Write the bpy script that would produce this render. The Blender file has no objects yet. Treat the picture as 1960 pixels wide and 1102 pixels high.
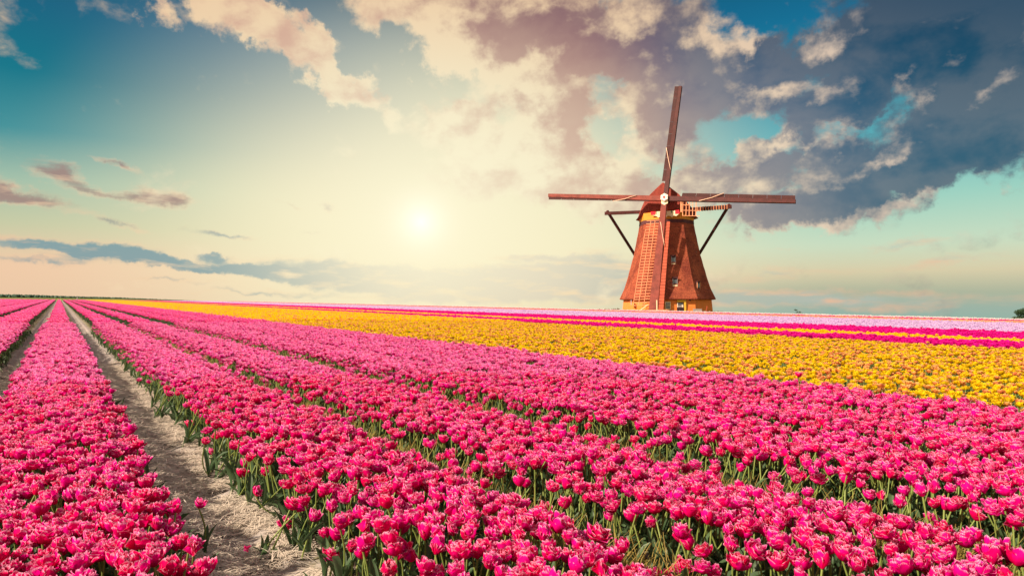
import bpy, bmesh, math, random
import numpy as np
from mathutils import Vector, Matrix, noise as mnoise

random.seed(7)
rng = np.random.default_rng(7)
sc = bpy.context.scene
C = sc.collection
R = math.radians

# ------------------------------------------------------------------ camera
FPX = 24.0 * 1960 / 36.0            # focal length in photo pixels
H_TOP = 0.95                        # eye height above the tulip heads
TULIP = 0.34
CAM_Z = H_TOP + TULIP
PITCH = math.atan(27.3 / FPX)
SLOPE = 0.0115                      # the field falls gently to the right
cam_d = bpy.data.cameras.new('camera')
cam_d.lens = 24; cam_d.sensor_width = 36; cam_d.clip_start = 0.1; cam_d.clip_end = 9000
cam = bpy.data.objects.new('camera', cam_d)
cam.location = (0, 0, CAM_Z); cam.rotation_euler = (R(90) + PITCH, 0, 0)
C.objects.link(cam); sc.camera = cam

def ray(x, y):
    """unit-depth direction (Y forward) of a photo pixel"""
    u = (x - 980) / FPX; v = (551 - y) / FPX
    c, s = math.cos(PITCH), math.sin(PITCH)
    d = Vector((u, c - v * s, s + v * c))
    return d
def at(x, y, Y):
    d = ray(x, y)
    return Vector((0, 0, CAM_Z)) + d * (Y / d.y)
def azel(x, y):
    d = ray(x, y).normalized()
    return math.atan2(d.x, d.y), math.asin(d.z)

# ------------------------------------------------------------------ render settings
sc.render.engine = 'CYCLES'
sc.view_settings.view_transform = 'Standard'
sc.view_settings.look = 'None'
sc.view_settings.exposure = 0.95
sc.view_settings.gamma = 1.0
sc.view_settings.use_curve_mapping = False
sc.cycles.use_denoising = True
sc.cycles.max_bounces = 5
sc.cycles.diffuse_bounces = 3
sc.cycles.transparent_max_bounces = 4

# ------------------------------------------------------------------ sun
SUN_AZ, SUN_EL = R(-120), R(36)       # azimuth measured from the view direction, to the left and a little behind
sd = Vector((math.sin(SUN_AZ) * math.cos(SUN_EL), math.cos(SUN_AZ) * math.cos(SUN_EL), math.sin(SUN_EL)))
sun_d = bpy.data.lights.new('sun', 'SUN')
sun_d.energy = 4.3; sun_d.angle = R(2.0); sun_d.color = (1.0, 0.80, 0.60)
sun = bpy.data.objects.new('sun', sun_d)
sun.rotation_euler = sd.to_track_quat('Z', 'Y').to_euler(); sun.location = (0, 0, 60)
C.objects.link(sun)

# ------------------------------------------------------------------ node helper
class NT:
    def __init__(s, tree):
        s.t = tree; s.n = tree.nodes; s.l = tree.links
    def node(s, kind, **kw):
        nd = s.n.new(kind)
        for k, v in kw.items(): setattr(nd, k, v)
        return nd
    def put(s, sock, val):
        if val is None: return
        if isinstance(val, bpy.types.NodeSocket): s.l.new(val, sock)
        else:
            if hasattr(sock.default_value, '__len__') and not hasattr(val, '__len__'): val = (val,) * len(sock.default_value)
            if hasattr(sock.default_value, '__len__') and len(sock.default_value) == 4 and len(val) == 3: val = (*val, 1)
            sock.default_value = val
    def math(s, op, a, b=None, c=None, clamp=False):
        nd = s.node('ShaderNodeMath', operation=op, use_clamp=clamp)
        s.put(nd.inputs[0], a); s.put(nd.inputs[1], b); s.put(nd.inputs[2], c)
        return nd.outputs[0]
    def vmath(s, op, a, b=None, c=None):
        nd = s.node('ShaderNodeVectorMath', operation=op)
        s.put(nd.inputs[0], a); s.put(nd.inputs[1], b)
        if c is not None:
            s.put(nd.inputs['Scale'] if op == 'SCALE' else nd.inputs[2], c)
        return nd.outputs['Value'] if op in ('LENGTH', 'DOT_PRODUCT', 'DISTANCE') else nd.outputs[0]
    def mix(s, f, a, b, blend='MIX', clamp=True):
        nd = s.node('ShaderNodeMix', data_type='RGBA', blend_type=blend)
        nd.clamp_factor = clamp
        s.put(nd.inputs[0], f); s.put(nd.inputs[6], a); s.put(nd.inputs[7], b)
        return nd.outputs[2]
    def noise(s, vec, scale, detail=4, rough=0.5, dist=0.0, color=False, dims='3D'):
        nd = s.node('ShaderNodeTexNoise', noise_dimensions=dims)
        s.put(nd.inputs['Vector'], vec); nd.inputs['Scale'].default_value = scale
        nd.inputs['Detail'].default_value = detail; nd.inputs['Roughness'].default_value = rough
        nd.inputs['Distortion'].default_value = dist
        return nd.outputs['Color' if color else 'Fac']
    def smooth(s, x, a, b, lo=0.0, hi=1.0):
        nd = s.node('ShaderNodeMapRange', interpolation_type='SMOOTHSTEP')
        s.put(nd.inputs['Value'], x); nd.inputs['From Min'].default_value = a; nd.inputs['From Max'].default_value = b
        nd.inputs['To Min'].default_value = lo; nd.inputs['To Max'].default_value = hi
        return nd.outputs['Result']

def lin(c):
    """0-255 display colour to linear"""
    return tuple(((v / 255) / 12.92 if v / 255 <= 0.04045 else ((v / 255 + 0.055) / 1.055) ** 2.4) for v in c)

# ------------------------------------------------------------------ world: evening sky with broken cloud
world = bpy.data.worlds.new('World'); sc.world = world; world.use_nodes = True
w = NT(world.node_tree); w.n.clear()
KS = 10.0
tc = w.node('ShaderNodeTexCoord')
sep = w.node('ShaderNodeSeparateXYZ'); w.l.new(tc.outputs['Generated'], sep.inputs[0])
az = w.math('MULTIPLY', w.math('ARCTAN2', sep.outputs[0], sep.outputs[1]), KS)
el = w.math('MULTIPLY', w.math('ARCSINE', sep.outputs[2]), KS)
cmb = w.node('ShaderNodeCombineXYZ'); w.put(cmb.inputs[0], az); w.put(cmb.inputs[1], el)
P0 = cmb.outputs[0]

def blob(vec, x, y, rx, ry, ang=0):
    """cone falloff of 1 at a direction (given by its photo pixel) to 0 at the ellipse rx, ry"""
    a, e = azel(x, y)
    m = w.node('ShaderNodeMapping', vector_type='TEXTURE')
    w.put(m.inputs['Vector'], vec)
    m.inputs['Location'].default_value = (a * KS, e * KS, 0)
    m.inputs['Rotation'].default_value = (0, 0, R(ang))
    cosf = 1 / (1 + ((x - 980) / FPX) ** 2)
    m.inputs['Scale'].default_value = (rx / FPX * KS * cosf, ry / FPX * KS * math.sqrt(cosf), 1)
    g = w.node('ShaderNodeTexGradient', gradient_type='SPHERICAL'); w.l.new(m.outputs[0], g.inputs[0])
    return g.outputs['Fac']

# clear sky: a vertical ramp on the left and on the right, blended by azimuth
def ramp(stops):
    cr = w.node('ShaderNodeValToRGB'); cr.color_ramp.interpolation = 'EASE' if False else 'LINEAR'
    els = cr.color_ramp.elements
    ylo, yhi = -0.1, 1.6
    for i, (yy, col) in enumerate(stops):
        e_ = azel(980, yy)[1] if yy > -900 else 1.5
        pos = (e_ - ylo) / (yhi - ylo)
        if i < 2: k = els[i]; k.position = pos
        else: k = els.new(pos)
        k.color = (*lin(col), 1)
    f = w.math('DIVIDE', w.math('SUBTRACT', w.math('DIVIDE', el, KS), ylo), yhi - ylo)
    w.put(cr.inputs[0], f)
    return cr.outputs[0]
left = ramp([(620, (240, 200, 168)), (575, (243, 206, 172)), (520, (248, 208, 172)), (455, (205, 208, 168)), (385, (165, 196, 172)), (310, (66, 150, 156)),
             (215, (0, 120, 138)), (100, (0, 98, 128)), (0, (0, 80, 108)), (-300, (2, 72, 98)), (-1000, (4, 58, 84))])
right = ramp([(620, (150, 185, 170)), (590, (158, 184, 170)), (560, (178, 186, 160)), (525, (222, 210, 172)), (480, (206, 226, 196)), (400, (160, 215, 196)),
              (300, (90, 182, 190)), (180, (24, 140, 165)), (80, (0, 112, 150)), (0, (0, 95, 132)), (-1000, (4, 58, 84))])
fx = w.smooth(az, azel(250, 400)[0] * KS, azel(1650, 400)[0] * KS)
clear = w.mix(fx, left, right)
# warm light round the low sun
SX, SY = 806, 425
g1 = w.smooth(blob(P0, SX + 40, SY - 5, 760, 500), 0.0, 0.75)
clear = w.mix(w.math('MULTIPLY', g1, 0.93), clear, lin((255, 243, 200)))
gb = w.smooth(blob(P0, 560, 140, 520, 260, -12), 0.0, 1.0)        # lilac-blue veil above the glow
clear = w.mix(w.math('MULTIPLY', gb, 0.32), clear, lin((112, 142, 165)))

# cloud field -----------------------------------------------------------------
wn = w.noise(P0, 0.9, 5, 0.55, color=True)
warp = w.vmath('SUBTRACT', wn, (0.5, 0.5, 0.5))
wn2 = w.noise(P0, 2.6, 6, 0.62, color=True)
warp2 = w.vmath('SUBTRACT', wn2, (0.5, 0.5, 0.5))
P1 = w.vmath('ADD', P0, w.vmath('MULTIPLY', warp, (0.9, 0.7, 0)))
P1 = w.vmath('ADD', P1, w.vmath('MULTIPLY', warp2, (0.95, 0.80, 0)))
def field(vec, blobs):
    acc = None
    for (x, y, rx, ry, ang, wt) in blobs:
        g = blob(vec, x, y, rx, ry, ang)
        acc = w.math('MULTIPLY', g, wt) if acc is None else w.math('MULTIPLY_ADD', g, wt, acc)
    return acc
CLOUDS = [  # x, y, rx, ry, tilt, weight   (broken cumulus)
    (450, 0, 110, 85, -35, 1.8), (510, 65, 100, 55, -50, 1.6), (600, 115, 120, 50, -48, 1.6), (690, 180, 110, 45, -28, 1.6), (325, 5, 60, 45, -35, 1.0), (600, 60, 80, 30, -40, .6),
    (740, 5, 140, 60, -10, 1.2), (860, 45, 170, 100, -25, 1.5), (1020, 60, 210, 105, -5, 1.9), (1230, 50, 200, 120, 0, 1.9), (860, 100, 90, 50, -10, .9),
    (1290, 120, 110, 80, 0, 1.3), (900, 215, 110, 60, -12, 1.1), (1010, 175, 120, 60, -5, 1.2), (1075, 225, 95, 120, -8, 1.8),
    (960, 285, 240, 75, -10, 1.35), (870, 340, 140, 45, -6, .9), (1080, 365, 260, 62, 0, 1.1), (1180, 320, 110, 60, 0, 1.1),
    (1290, 205, 150, 110, 0, 2.0), (1430, 175, 150, 80, -10, 1.4), (1450, 100, 110, 70, -10, 1.3), (1590, 100, 90, 60, 0, .9), (1750, 60, 380, 170, 12, 2.2),
    (1930, 130, 230, 170, 15, 2.0), (1580, 215, 110, 34, 12, .9), (1520, 260, 130, 30, 12, .9), (1760, 255, 260, 70, 15, 1.3), (1880, 290, 240, 90, 17, 1.7),
    (1500, 315, 210, 60, 5, 1.3), (1640, 360, 280, 75, 10, 1.6), (1370, 345, 170, 60, 0, 1.1), (1530, 420, 180, 38, 6, 1.2), (1420, 400, 110, 40, 0, .8),
    (1280, 375, 120, 46, 0, .9), (1150, 190, 80, 50, 0, 1.0), (1170, 290, 60, 40, 0, .4), (1140, 420, 110, 30, 0, .7), (1660, 430, 150, 26, 14, .7),
]
BANDS = [   # flat streaks low in the sky
    (5, 350, 80, 30, -24, 1.5), (110, 335, 100, 36, -18, 1.6), (75, 385, 130, 22, -5, 1.35), (320, 380, 105, 26, -8, 1.6), (225, 317, 80, 13, -17, 1.2), (210, 372, 90, 14, -6, 1.0),
    (235, 428, 120, 14, -12, 1.1), (420, 450, 120, 11, -5, 1.3), (625, 397, 34, 18, -15, 1.1), (565, 395, 40, 11, -15, .9), (590, 444, 70, 9, -10, .9), (720, 405, 60, 10, -5, .6),
    (410, 490, 60, 12, -4, 1.9), (150, 470, 260, 20, -4, 1.5), (60, 500, 190, 15, -2, 1.3), (200, 490, 260, 20, -5, 1.7), (440, 515, 280, 18, -6, 1.7), (640, 522, 260, 38, -3, 1.7),
    (860, 545, 380, 52, 0, 1.7), (1120, 515, 260, 50, 3, 1.7), (1130, 560, 480, 34, 0, 1.3), (480, 560, 260, 11, -3, .9), (330, 535, 190, 11, -3, .9), (1000, 492, 140, 10, 0, .9),
    (1730, 470, 150, 20, 6, .9), (1820, 500, 170, 18, 8, .9), (1480, 525, 220, 22, 2, .8), (1600, 575, 460, 30, 0, 1.2), (1500, 480, 120, 8, 2, .5),
]
fC = field(P1, CLOUDS)
fB = field(w.vmath('ADD', P0, w.vmath('MULTIPLY', warp2, (0.7, 0.30, 0))), BANDS)
# noises: billowy for cumulus, stretched for the bands
Pst = w.node('ShaderNodeMapping'); w.put(Pst.inputs['Vector'], P0)
Pst.inputs['Rotation'].default_value = (0, 0, R(-16)); Pst.inputs['Scale'].default_value = (0.85, 1.15, 1)
n1 = w.noise(Pst.outputs[0], 1.25, 10, 0.575, 0.15)
n1s = w.noise(Pst.outputs[0], 1.25, 5, 0.56, 0.15)
n1b = w.noise(w.vmath('ADD', Pst.outputs[0], (-0.13, 0.16, 0)), 1.25, 5, 0.56, 0.15)
Pb = w.vmath('MULTIPLY', P0, (0.8, 3.6, 1))
n2 = w.noise(Pb, 1.6, 8, 0.58, 0.3)
n2b = w.noise(w.vmath('ADD', Pb, (0.05, 0.30, 0)), 1.6, 4, 0.58, 0.3)
fC = w.math('MINIMUM', fC, 1.7)
dC = w.math('ADD', fC, w.math('MULTIPLY', w.math('SUBTRACT', n1, 0.5), 3.0))
dB = w.math('ADD', fB, w.math('MULTIPLY', w.math('SUBTRACT', n2, 0.5), 1.5))
# unseen cloud behind and above the camera, made denser to add fill light
far_a = w.smooth(w.math('ABSOLUTE', az), azel(1960, 300)[0] * KS + 0.3, azel(1960, 300)[0] * KS + 3.5)
far_e = w.smooth(el, 4.6, 7.0)
out_ = w.math('MAXIMUM', far_a, far_e)
out_ = w.math('MULTIPLY', out_, w.smooth(el, 0.3, 1.6))
out_ = w.math('MULTIPLY', out_, 2.4)
dC = w.math('ADD', dC, w.math('MULTIPLY', out_, 0.35))
covC = w.smooth(dC, 0.18, 0.95)
covB = w.smooth(dB, 0.25, 1.35)

# light and shade inside the cloud: thin and sunward parts glow, thick parts are dull
dS = w.math('ADD', fC, w.math('MULTIPLY', w.math('SUBTRACT', w.math('MULTIPLY_ADD', n1, 0.35, w.math('MULTIPLY', n1s, 0.65)), 0.5), 2.4))
rel1 = w.math('MULTIPLY', w.math('SUBTRACT', n1s, n1b), 4.0)
thick = w.smooth(dS, 0.45, 1.45)
nh = w.noise(P0, 3.6, 8, 0.66)
shC = w.math('ADD', w.math('SUBTRACT', w.math('MULTIPLY_ADD', thick, 0.45, w.smooth(az, 0.6, 4.2, 0.18, 0.66)), rel1), w.math('MULTIPLY', w.math('SUBTRACT', nh, 0.5), 0.7))
LIT = [(800, 40, 150, 90, -30, -1.0), (870, 110, 110, 60, -20, -1.0), (1000, 160, 170, 55, -5, -.9), (960, 290, 260, 70, -8, -.9), (1180, 300, 110, 40, 0, -.8),
       (1345, 75, 55, 60, 0, -1.1), (1440, 62, 60, 30, -10, -1.3), (1565, 95, 80, 35, 8, -1.1), (1500, 190, 90, 30, 14, -1.0), (1500, 290, 60, 22, 5, -1.2), (1690, 290, 90, 24, 15, -1.0),
       (1760, 170, 80, 30, 12, -.7), (1910, 165, 90, 34, 10, -1.0), (1420, 345, 130, 50, 0, -.9), (1560, 430, 260, 34, 6, -.9), (1230, 40, 60, 40, 0, -.6), (480, 30, 110, 90, -40, -.8), (640, 150, 110, 60, -45, -.8),
       (1060, 75, 170, 50, -5, .8), (1180, 110, 120, 40, 0, .6), (1105, 225, 60, 95, -8, .7), (1300, 210, 120, 80, 0, .6), (1480, 125, 90, 40, 10, .9), (1720, 90, 260, 90, 12, .7), (1880, 250, 240, 80, 17, .8), (1640, 375, 250, 34, 12, .8)]
shC = w.smooth(w.math('ADD', shC, w.math('MULTIPLY', field(P1, LIT), 0.80)), -0.25, 1.05)
sunD = w.smooth(blob(P0, SX, SY + 10, 900, 520), 0.0, 0.75)
lightC = w.mix(w.smooth(az, 0.6, 5.6), lin((255, 216, 170)), lin((240, 212, 186)))
lightC = w.mix(w.math('MULTIPLY', w.smooth(w.math('ADD', el, w.math('MULTIPLY', az, 0.40)), 4.6, 6.4), 0.80), lightC, lin((64, 96, 120)))
lightC = w.mix(sunD, lightC, lin((255, 243, 206)))
darkC = w.mix(w.smooth(az, -3.0, 0.0), lin((222, 172, 148)), lin((150, 98, 102)))
darkC = w.mix(w.smooth(az, 0.8, 3.0), darkC, lin((58, 92, 124)))
darkC = w.mix(w.smooth(az, 3.0, 6.2), darkC, lin((12, 74, 104)))
darkC = w.mix(w.math('MULTIPLY', sunD, 0.85), darkC, lin((228, 186, 160)))
back = w.smooth(w.math('ABSOLUTE', az), 7.5, 14.0)  # clouds behind the camera, out of view, brightened to raise ambient light
darkC = w.mix(back, darkC, lin((176, 160, 158))); lightC = w.mix(back, lightC, lin((250, 226, 196)))
hi = w.smooth(w.math('ADD', el, w.math('MULTIPLY', az, 0.30)), 3.4, 5.4)
darkC = w.mix(w.math('MULTIPLY', w.math('MULTIPLY', hi, 0.9), w.math('SUBTRACT', 1.0, back)), darkC, w.mix(w.smooth(az, 0.8, 4.2), lin((104, 76, 92)), lin((0, 56, 84))))
darkC = w.mix(w.smooth(n1s, 0.40, 0.66, 0.11, 0.0), darkC, lightC)
colC = w.mix(shC, lightC, darkC)
rel2 = w.math('MULTIPLY', w.math('SUBTRACT', n2, n2b), 4.0)
shB = w.math('ADD', w.math('SUBTRACT', w.smooth(dB, 0.45, 1.15), rel2), 0.0, clamp=True)
lightB = w.mix(sunD, lin((244, 192, 158)), lin((252, 226, 184)))
lowB = w.smooth(el, azel(980, 480)[1] * KS, azel(980, 415)[1] * KS)
darkB = w.mix(lowB, lin((118, 158, 168)), lin((166, 132, 124)))
darkB = w.mix(w.smooth(az, -4.5, -1.0), darkB, lin((224, 212, 190)))
darkB = w.mix(w.smooth(az, 0.2, 2.4), darkB, lin((186, 194, 182)))
colB = w.mix(shB, lightB, darkB)
sky = w.mix(w.math('MULTIPLY', covB, 0.88), clear, colB)
sky = w.mix(w.math('MULTIPLY', covC, 0.93), sky, colC)
# the sun itself
core = w.math('POWER', blob(P0, SX, SY, 120, 120), 3.6)
halo = w.math('POWER', blob(P0, SX, SY, 520, 430), 1.8)
sky = w.mix(w.math('MULTIPLY', halo, 0.95), sky, (1.12, 1.04, 0.74))
sky = w.mix(core, sky, (1.30, 1.26, 1.06))
# below the horizon: dull ground tone
sky = w.mix(w.smooth(el, -1.2, -0.35), lin((120, 110, 100)), sky)
nish = w.node('ShaderNodeTexSky', sky_type='NISHITA'); nish.sun_disc = False
nish.sun_elevation = SUN_EL; nish.sun_rotation = SUN_AZ
bgA = w.node('ShaderNodeBackground'); w.put(bgA.inputs[0], sky); bgA.inputs[1].default_value = 0.96 / 2 ** 0.95
bgN = w.node('ShaderNodeBackground'); w.put(bgN.inputs[0], nish.outputs[0]); bgN.inputs[1].default_value = 0.05
mxs = w.node('ShaderNodeMixShader'); mxs.inputs[0].default_value = 0.06
w.l.new(bgA.outputs[0], mxs.inputs[1]); w.l.new(bgN.outputs[0], mxs.inputs[2])
wo = w.node('ShaderNodeOutputWorld'); w.l.new(mxs.outputs[0], wo.inputs[0])
world.cycles.sampling_method = 'NONE'

# ------------------------------------------------------------------ materials
def new_mat(name):
    m = bpy.data.materials.new(name); m.use_nodes = True
    t = NT(m.node_tree); t.n.clear()
    out = t.node('ShaderNodeOutputMaterial')
    return m, t, out
def objco(t):
    return t.node('ShaderNodeTexCoord').outputs['Object']
def principled(t, out, col, rough=0.8, bump=None, bstr=0.3, bdist=0.02, spec=0.3):
    p = t.node('ShaderNodeBsdfPrincipled')
    t.put(p.inputs['Base Color'], col); t.put(p.inputs['Roughness'], rough)
    p.inputs['Specular IOR Level'].default_value = spec
    if bump is not None:
        b = t.node('ShaderNodeBump'); b.inputs['Strength'].default_value = bstr; b.inputs['Distance'].default_value = bdist
        t.put(b.inputs['Height'], bump); t.l.new(b.outputs[0], p.inputs['Normal'])
    t.l.new(p.outputs[0], out.inputs[0])
    return p
def simple(name, col, var=0.25, scale=3.0, rough=0.8, stretch=(1, 1, 1), bstr=0.3, bdist=0.02, spec=0.3):
    m, t, out = new_mat(name)
    v = t.vmath('MULTIPLY', objco(t), stretch)
    n = t.noise(v, scale, 6, 0.6)
    n2 = t.noise(v, scale * 9, 3, 0.6)
    f = t.math('MULTIPLY_ADD', n, 0.65, t.math('MULTIPLY', n2, 0.35))
    f = t.smooth(f, 0.32, 0.68)
    c = t.mix(f, tuple(x * (1 - var) for x in col), tuple(min(1, x * (1 + var)) for x in col))
    principled(t, out, c, rough, t.math('ADD', n, t.math('MULTIPLY', n2, 0.6)), bstr, bdist, spec)
    return m

def petal_mat(name, base, base2, edge, deep, edge_w=0.80, edge_amt=0.9, rnd=0.5):
    m, t, out = new_mat(name)
    uv = t.node('ShaderNodeUVMap').outputs[0]
    s = t.node('ShaderNodeSeparateXYZ'); t.l.new(uv, s.inputs[0])
    u = t.math('ABSOLUTE', t.math('MULTIPLY_ADD', s.outputs[0], 2.0, -1.0)); v = s.outputs[1]
    oi = t.node('ShaderNodeObjectInfo').outputs['Random']
    nz = t.noise(t.vmath('MULTIPLY', uv, (9, 2.0, 1)), 1.6, 4, 0.6)
    rim = t.math('MAXIMUM', u, v)
    rim = t.math('ADD', rim, t.math('MULTIPLY', t.math('SUBTRACT', nz, 0.5), 0.35))
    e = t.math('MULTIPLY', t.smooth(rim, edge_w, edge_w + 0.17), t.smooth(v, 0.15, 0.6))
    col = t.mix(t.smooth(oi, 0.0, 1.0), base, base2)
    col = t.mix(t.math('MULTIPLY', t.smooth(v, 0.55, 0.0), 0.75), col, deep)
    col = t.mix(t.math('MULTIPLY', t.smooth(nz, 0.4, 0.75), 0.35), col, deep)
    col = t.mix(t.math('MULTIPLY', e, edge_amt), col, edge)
    p = t.node('ShaderNodeBsdfPrincipled'); t.put(p.inputs['Base Color'], col)
    p.inputs['Roughness'].default_value = 0.6; p.inputs['Specular IOR Level'].default_value = 0.05
    tr = t.node('ShaderNodeBsdfTranslucent'); t.put(tr.inputs[0], col)
    mx = t.node('ShaderNodeMixShader'); mx.inputs[0].default_value = 0.48
    t.l.new(p.outputs[0], mx.inputs[1]); t.l.new(tr.outputs[0], mx.inputs[2]); t.l.new(mx.outputs[0], out.inputs[0])
    return m
def leaf_mat(name, a, b, tr_amt=0.3, rough=0.45):
    m, t, out = new_mat(name)
    oi = t.node('ShaderNodeObjectInfo').outputs['Random']
    n = t.noise(objco(t), 12, 3, 0.6)
    col = t.mix(t.math('MULTIPLY_ADD', n, 0.5, t.math('MULTIPLY', oi, 0.5)), a, b)
    p = t.node('ShaderNodeBsdfPrincipled'); t.put(p.inputs['Base Color'], col); p.inputs['Roughness'].default_value = rough
    p.inputs['Specular IOR Level'].default_value = 0.3
    tr = t.node('ShaderNodeBsdfTranslucent'); t.put(tr.inputs[0], col)
    mx = t.node('ShaderNodeMixShader'); mx.inputs[0].default_value = tr_amt
    t.l.new(p.outputs[0], mx.inputs[1]); t.l.new(tr.outputs[0], mx.inputs[2]); t.l.new(mx.outputs[0], out.inputs[0])
    return m

M = {}
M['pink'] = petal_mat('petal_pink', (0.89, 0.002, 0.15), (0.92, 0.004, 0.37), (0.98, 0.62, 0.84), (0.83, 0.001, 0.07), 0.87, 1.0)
M['pink_far'] = petal_mat('petal_pink_far', (0.93, 0.005, 0.26), (0.94, 0.012, 0.48), (0.96, 0.46, 0.76), (0.78, 0.002, 0.11), 0.80, 0.85)
M['yellow'] = petal_mat('petal_yellow', (0.97, 0.76, 0.008), (0.97, 0.66, 0.008), (0.97, 0.78, 0.08), (0.95, 0.58, 0.01), 0.86, 0.5)
M['orange'] = petal_mat('petal_orange', (0.92, 0.42, 0.06), (0.92, 0.28, 0.10), (0.96, 0.70, 0.32), (0.80, 0.08, 0.06), 0.80, 0.85)
M['magenta'] = petal_mat('petal_magenta', (0.86, 0.004, 0.30), (0.88, 0.012, 0.44), (0.90, 0.06, 0.52), (0.74, 0.002, 0.22), 0.86, 0.6)
M['lilac'] = petal_mat('petal_lilac', (0.80, 0.54, 0.90), (0.84, 0.64, 0.94), (0.92, 0.82, 0.96), (0.78, 0.44, 0.86), 0.8, 0.6)
M['white'] = petal_mat('petal_white', (0.93, 0.84, 0.86), (0.95, 0.90, 0.90), (0.95, 0.93, 0.92), (0.92, 0.82, 0.82), 0.8, 0.6)
M['salmon'] = petal_mat('petal_salmon', (0.92, 0.46, 0.26), (0.92, 0.60, 0.36), (0.95, 0.75, 0.55), (0.85, 0.32, 0.18), 0.8, 0.6)
M['leaf'] = leaf_mat('tulip_leaf', (0.045, 0.095, 0.045), (0.10, 0.17, 0.075))
M['stem'] = leaf_mat('tulip_stem', (0.15, 0.22, 0.05), (0.26, 0.33, 0.09), 0.1)
M['grass'] = leaf_mat('dry_grass', (0.20, 0.17, 0.04), (0.46, 0.33, 0.09), 0.25, 0.6)
M['straw'] = leaf_mat('straw', (0.48, 0.43, 0.37), (0.74, 0.67, 0.58), 0.1, 0.7)

# soil: grey-brown sand, straw-coloured flecks
m, t, out = new_mat('soil'); M['soil'] = m
oc = objco(t)
na = t.noise(oc, 0.9, 5, 0.6); nb = t.noise(oc, 14, 6, 0.65); nc = t.noise(oc, 90, 3, 0.6)
c = t.mix(t.smooth(na, 0.35, 0.65), (0.30, 0.282, 0.28), (0.42, 0.398, 0.39))
c = t.mix(t.smooth(nb, 0.35, 0.7), c, (0.20, 0.17, 0.15))
c = t.mix(t.math('MULTIPLY', t.smooth(nc, 0.5, 0.75), 0.6), c, (0.52, 0.44, 0.34))
gx = t.node('ShaderNodeAttribute', attribute_name='meadow').outputs['Fac']
ng = t.noise(oc, 0.05, 6, 0.6)
c = t.mix(gx, c, t.mix(ng, (0.16, 0.22, 0.06), (0.34, 0.36, 0.14)))
gg = t.node('ShaderNodeAttribute', attribute_name='weeds').outputs['Fac']
c = t.mix(t.math('MULTIPLY', gg, t.smooth(nb, 0.3, 0.6)), c, (0.12, 0.12, 0.035))
principled(t, out, c, 0.95, t.math('ADD', nb, t.math('MULTIPLY', nc, 0.4)), 0.6, 0.02, 0.1)

# thatch: fine vertical streaks and weathered patches
m, t, out = new_mat('thatch'); M['thatch'] = m
oc = objco(t)
na = t.noise(oc, 0.55, 5, 0.6); nb = t.noise(t.vmath('MULTIPLY', oc, (7, 7, 0.9)), 2.0, 5, 0.65)
nr = t.noise(t.vmath('MULTIPLY', oc, (0.5, 0.5, 3.2)), 1.6, 4, 0.6)
f = t.math('ADD', t.math('MULTIPLY', na, 0.45), t.math('MULTIPLY_ADD', nb, 0.35, t.math('MULTIPLY', nr, 0.2)))
c = t.mix(t.smooth(f, 0.36, 0.64), (0.17, 0.036, 0.026), (0.46, 0.122, 0.062))
c = t.mix(t.math('MULTIPLY', t.smooth(t.noise(oc, 0.9, 8, 0.7), 0.52, 0.72), 0.45), c, (0.16, 0.055, 0.035))
principled(t, out, c, 0.95, t.math('ADD', nb, t.math('MULTIPLY', nr, 0.8)), 1.0, 0.16, 0.1)

# brick of the mill foot
m, t, out = new_mat('mill_brick'); M['brick'] = m
oc = objco(t)
s3 = t.node('ShaderNodeSeparateXYZ'); t.l.new(oc, s3.inputs[0])
hz = t.node('ShaderNodeCombineXYZ'); t.put(hz.inputs[0], t.math('ADD', s3.outputs[0], s3.outputs[1])); t.put(hz.inputs[1], s3.outputs[2])
br = t.node('ShaderNodeTexBrick'); t.l.new(hz.outputs[0], br.inputs[0])
br.inputs['Color1'].default_value = (0.80, 0.20, 0.04, 1); br.inputs['Color2'].default_value = (0.88, 0.26, 0.06, 1); br.inputs['Mortar'].default_value = (0.82, 0.30, 0.10, 1)
br.inputs['Scale'].default_value = 2.0; br.inputs['Mortar Size'].default_value = 0.012
nn = t.noise(oc, 0.8, 5, 0.6)
c = t.mix(t.math('MULTIPLY', t.smooth(nn, 0.4, 0.7), 0.35), br.outputs[0], (0.56, 0.20, 0.05))
principled(t, out, c, 0.9, t.math('ADD', br.outputs['Fac'], nn), 0.3, 0.02, 0.2)

M['stock'] = simple('red_brown_timber', (0.070, 0.014, 0.013), 0.35, 1.2, 0.65, (1, 1, 1))
M['stock_lit'] = simple('lit_timber', (0.20, 0.042, 0.030), 0.35, 1.2, 0.7)  # brighter copy of the stock timber; sunlit tone is put into the colour
M['board'] = simple('dark_sail_board', (0.052, 0.012, 0.012), 0.3, 1.5, 0.7)
M['board_warm'] = simple('orange_sail_board', (0.40, 0.075, 0.035), 0.25, 1.5, 0.7)
M['lath'] = simple('pale_orange_lath', (0.80, 0.34, 0.17), 0.15, 3, 0.7)
M['rope'] = simple('pale_rope', (0.85, 0.58, 0.42), 0.1, 5, 0.8)
M['yellow_paint'] = simple('yellow_paint', (0.78, 0.46, 0.05), 0.1, 2, 0.6)
M['cream'] = simple('cream_paint', (0.85, 0.75, 0.48), 0.06, 2, 0.6)
M['whitep'] = simple('white_paint', (0.80, 0.70, 0.60), 0.06, 2, 0.5)
M['redp'] = simple('red_paint', (0.75, 0.01, 0.03), 0.08, 2, 0.5)
M['darkp'] = simple('dark_paint', (0.045, 0.022, 0.030), 0.2, 2, 0.5)
M['curb'] = simple('curb_timber', (0.66, 0.27, 0.03), 0.12, 1.5, 0.7)
M['darkband'] = simple('dark_felt_band', (0.10, 0.035, 0.04), 0.25, 2, 0.9)
M['greyp'] = simple('grey_paint', (0.34, 0.30, 0.30), 0.1, 2, 0.6)
M['greenp'] = simple('green_paint', (0.10, 0.20, 0.08), 0.1, 2, 0.6)
m, t, out = new_mat('window_glass'); M['glass'] = m
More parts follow.
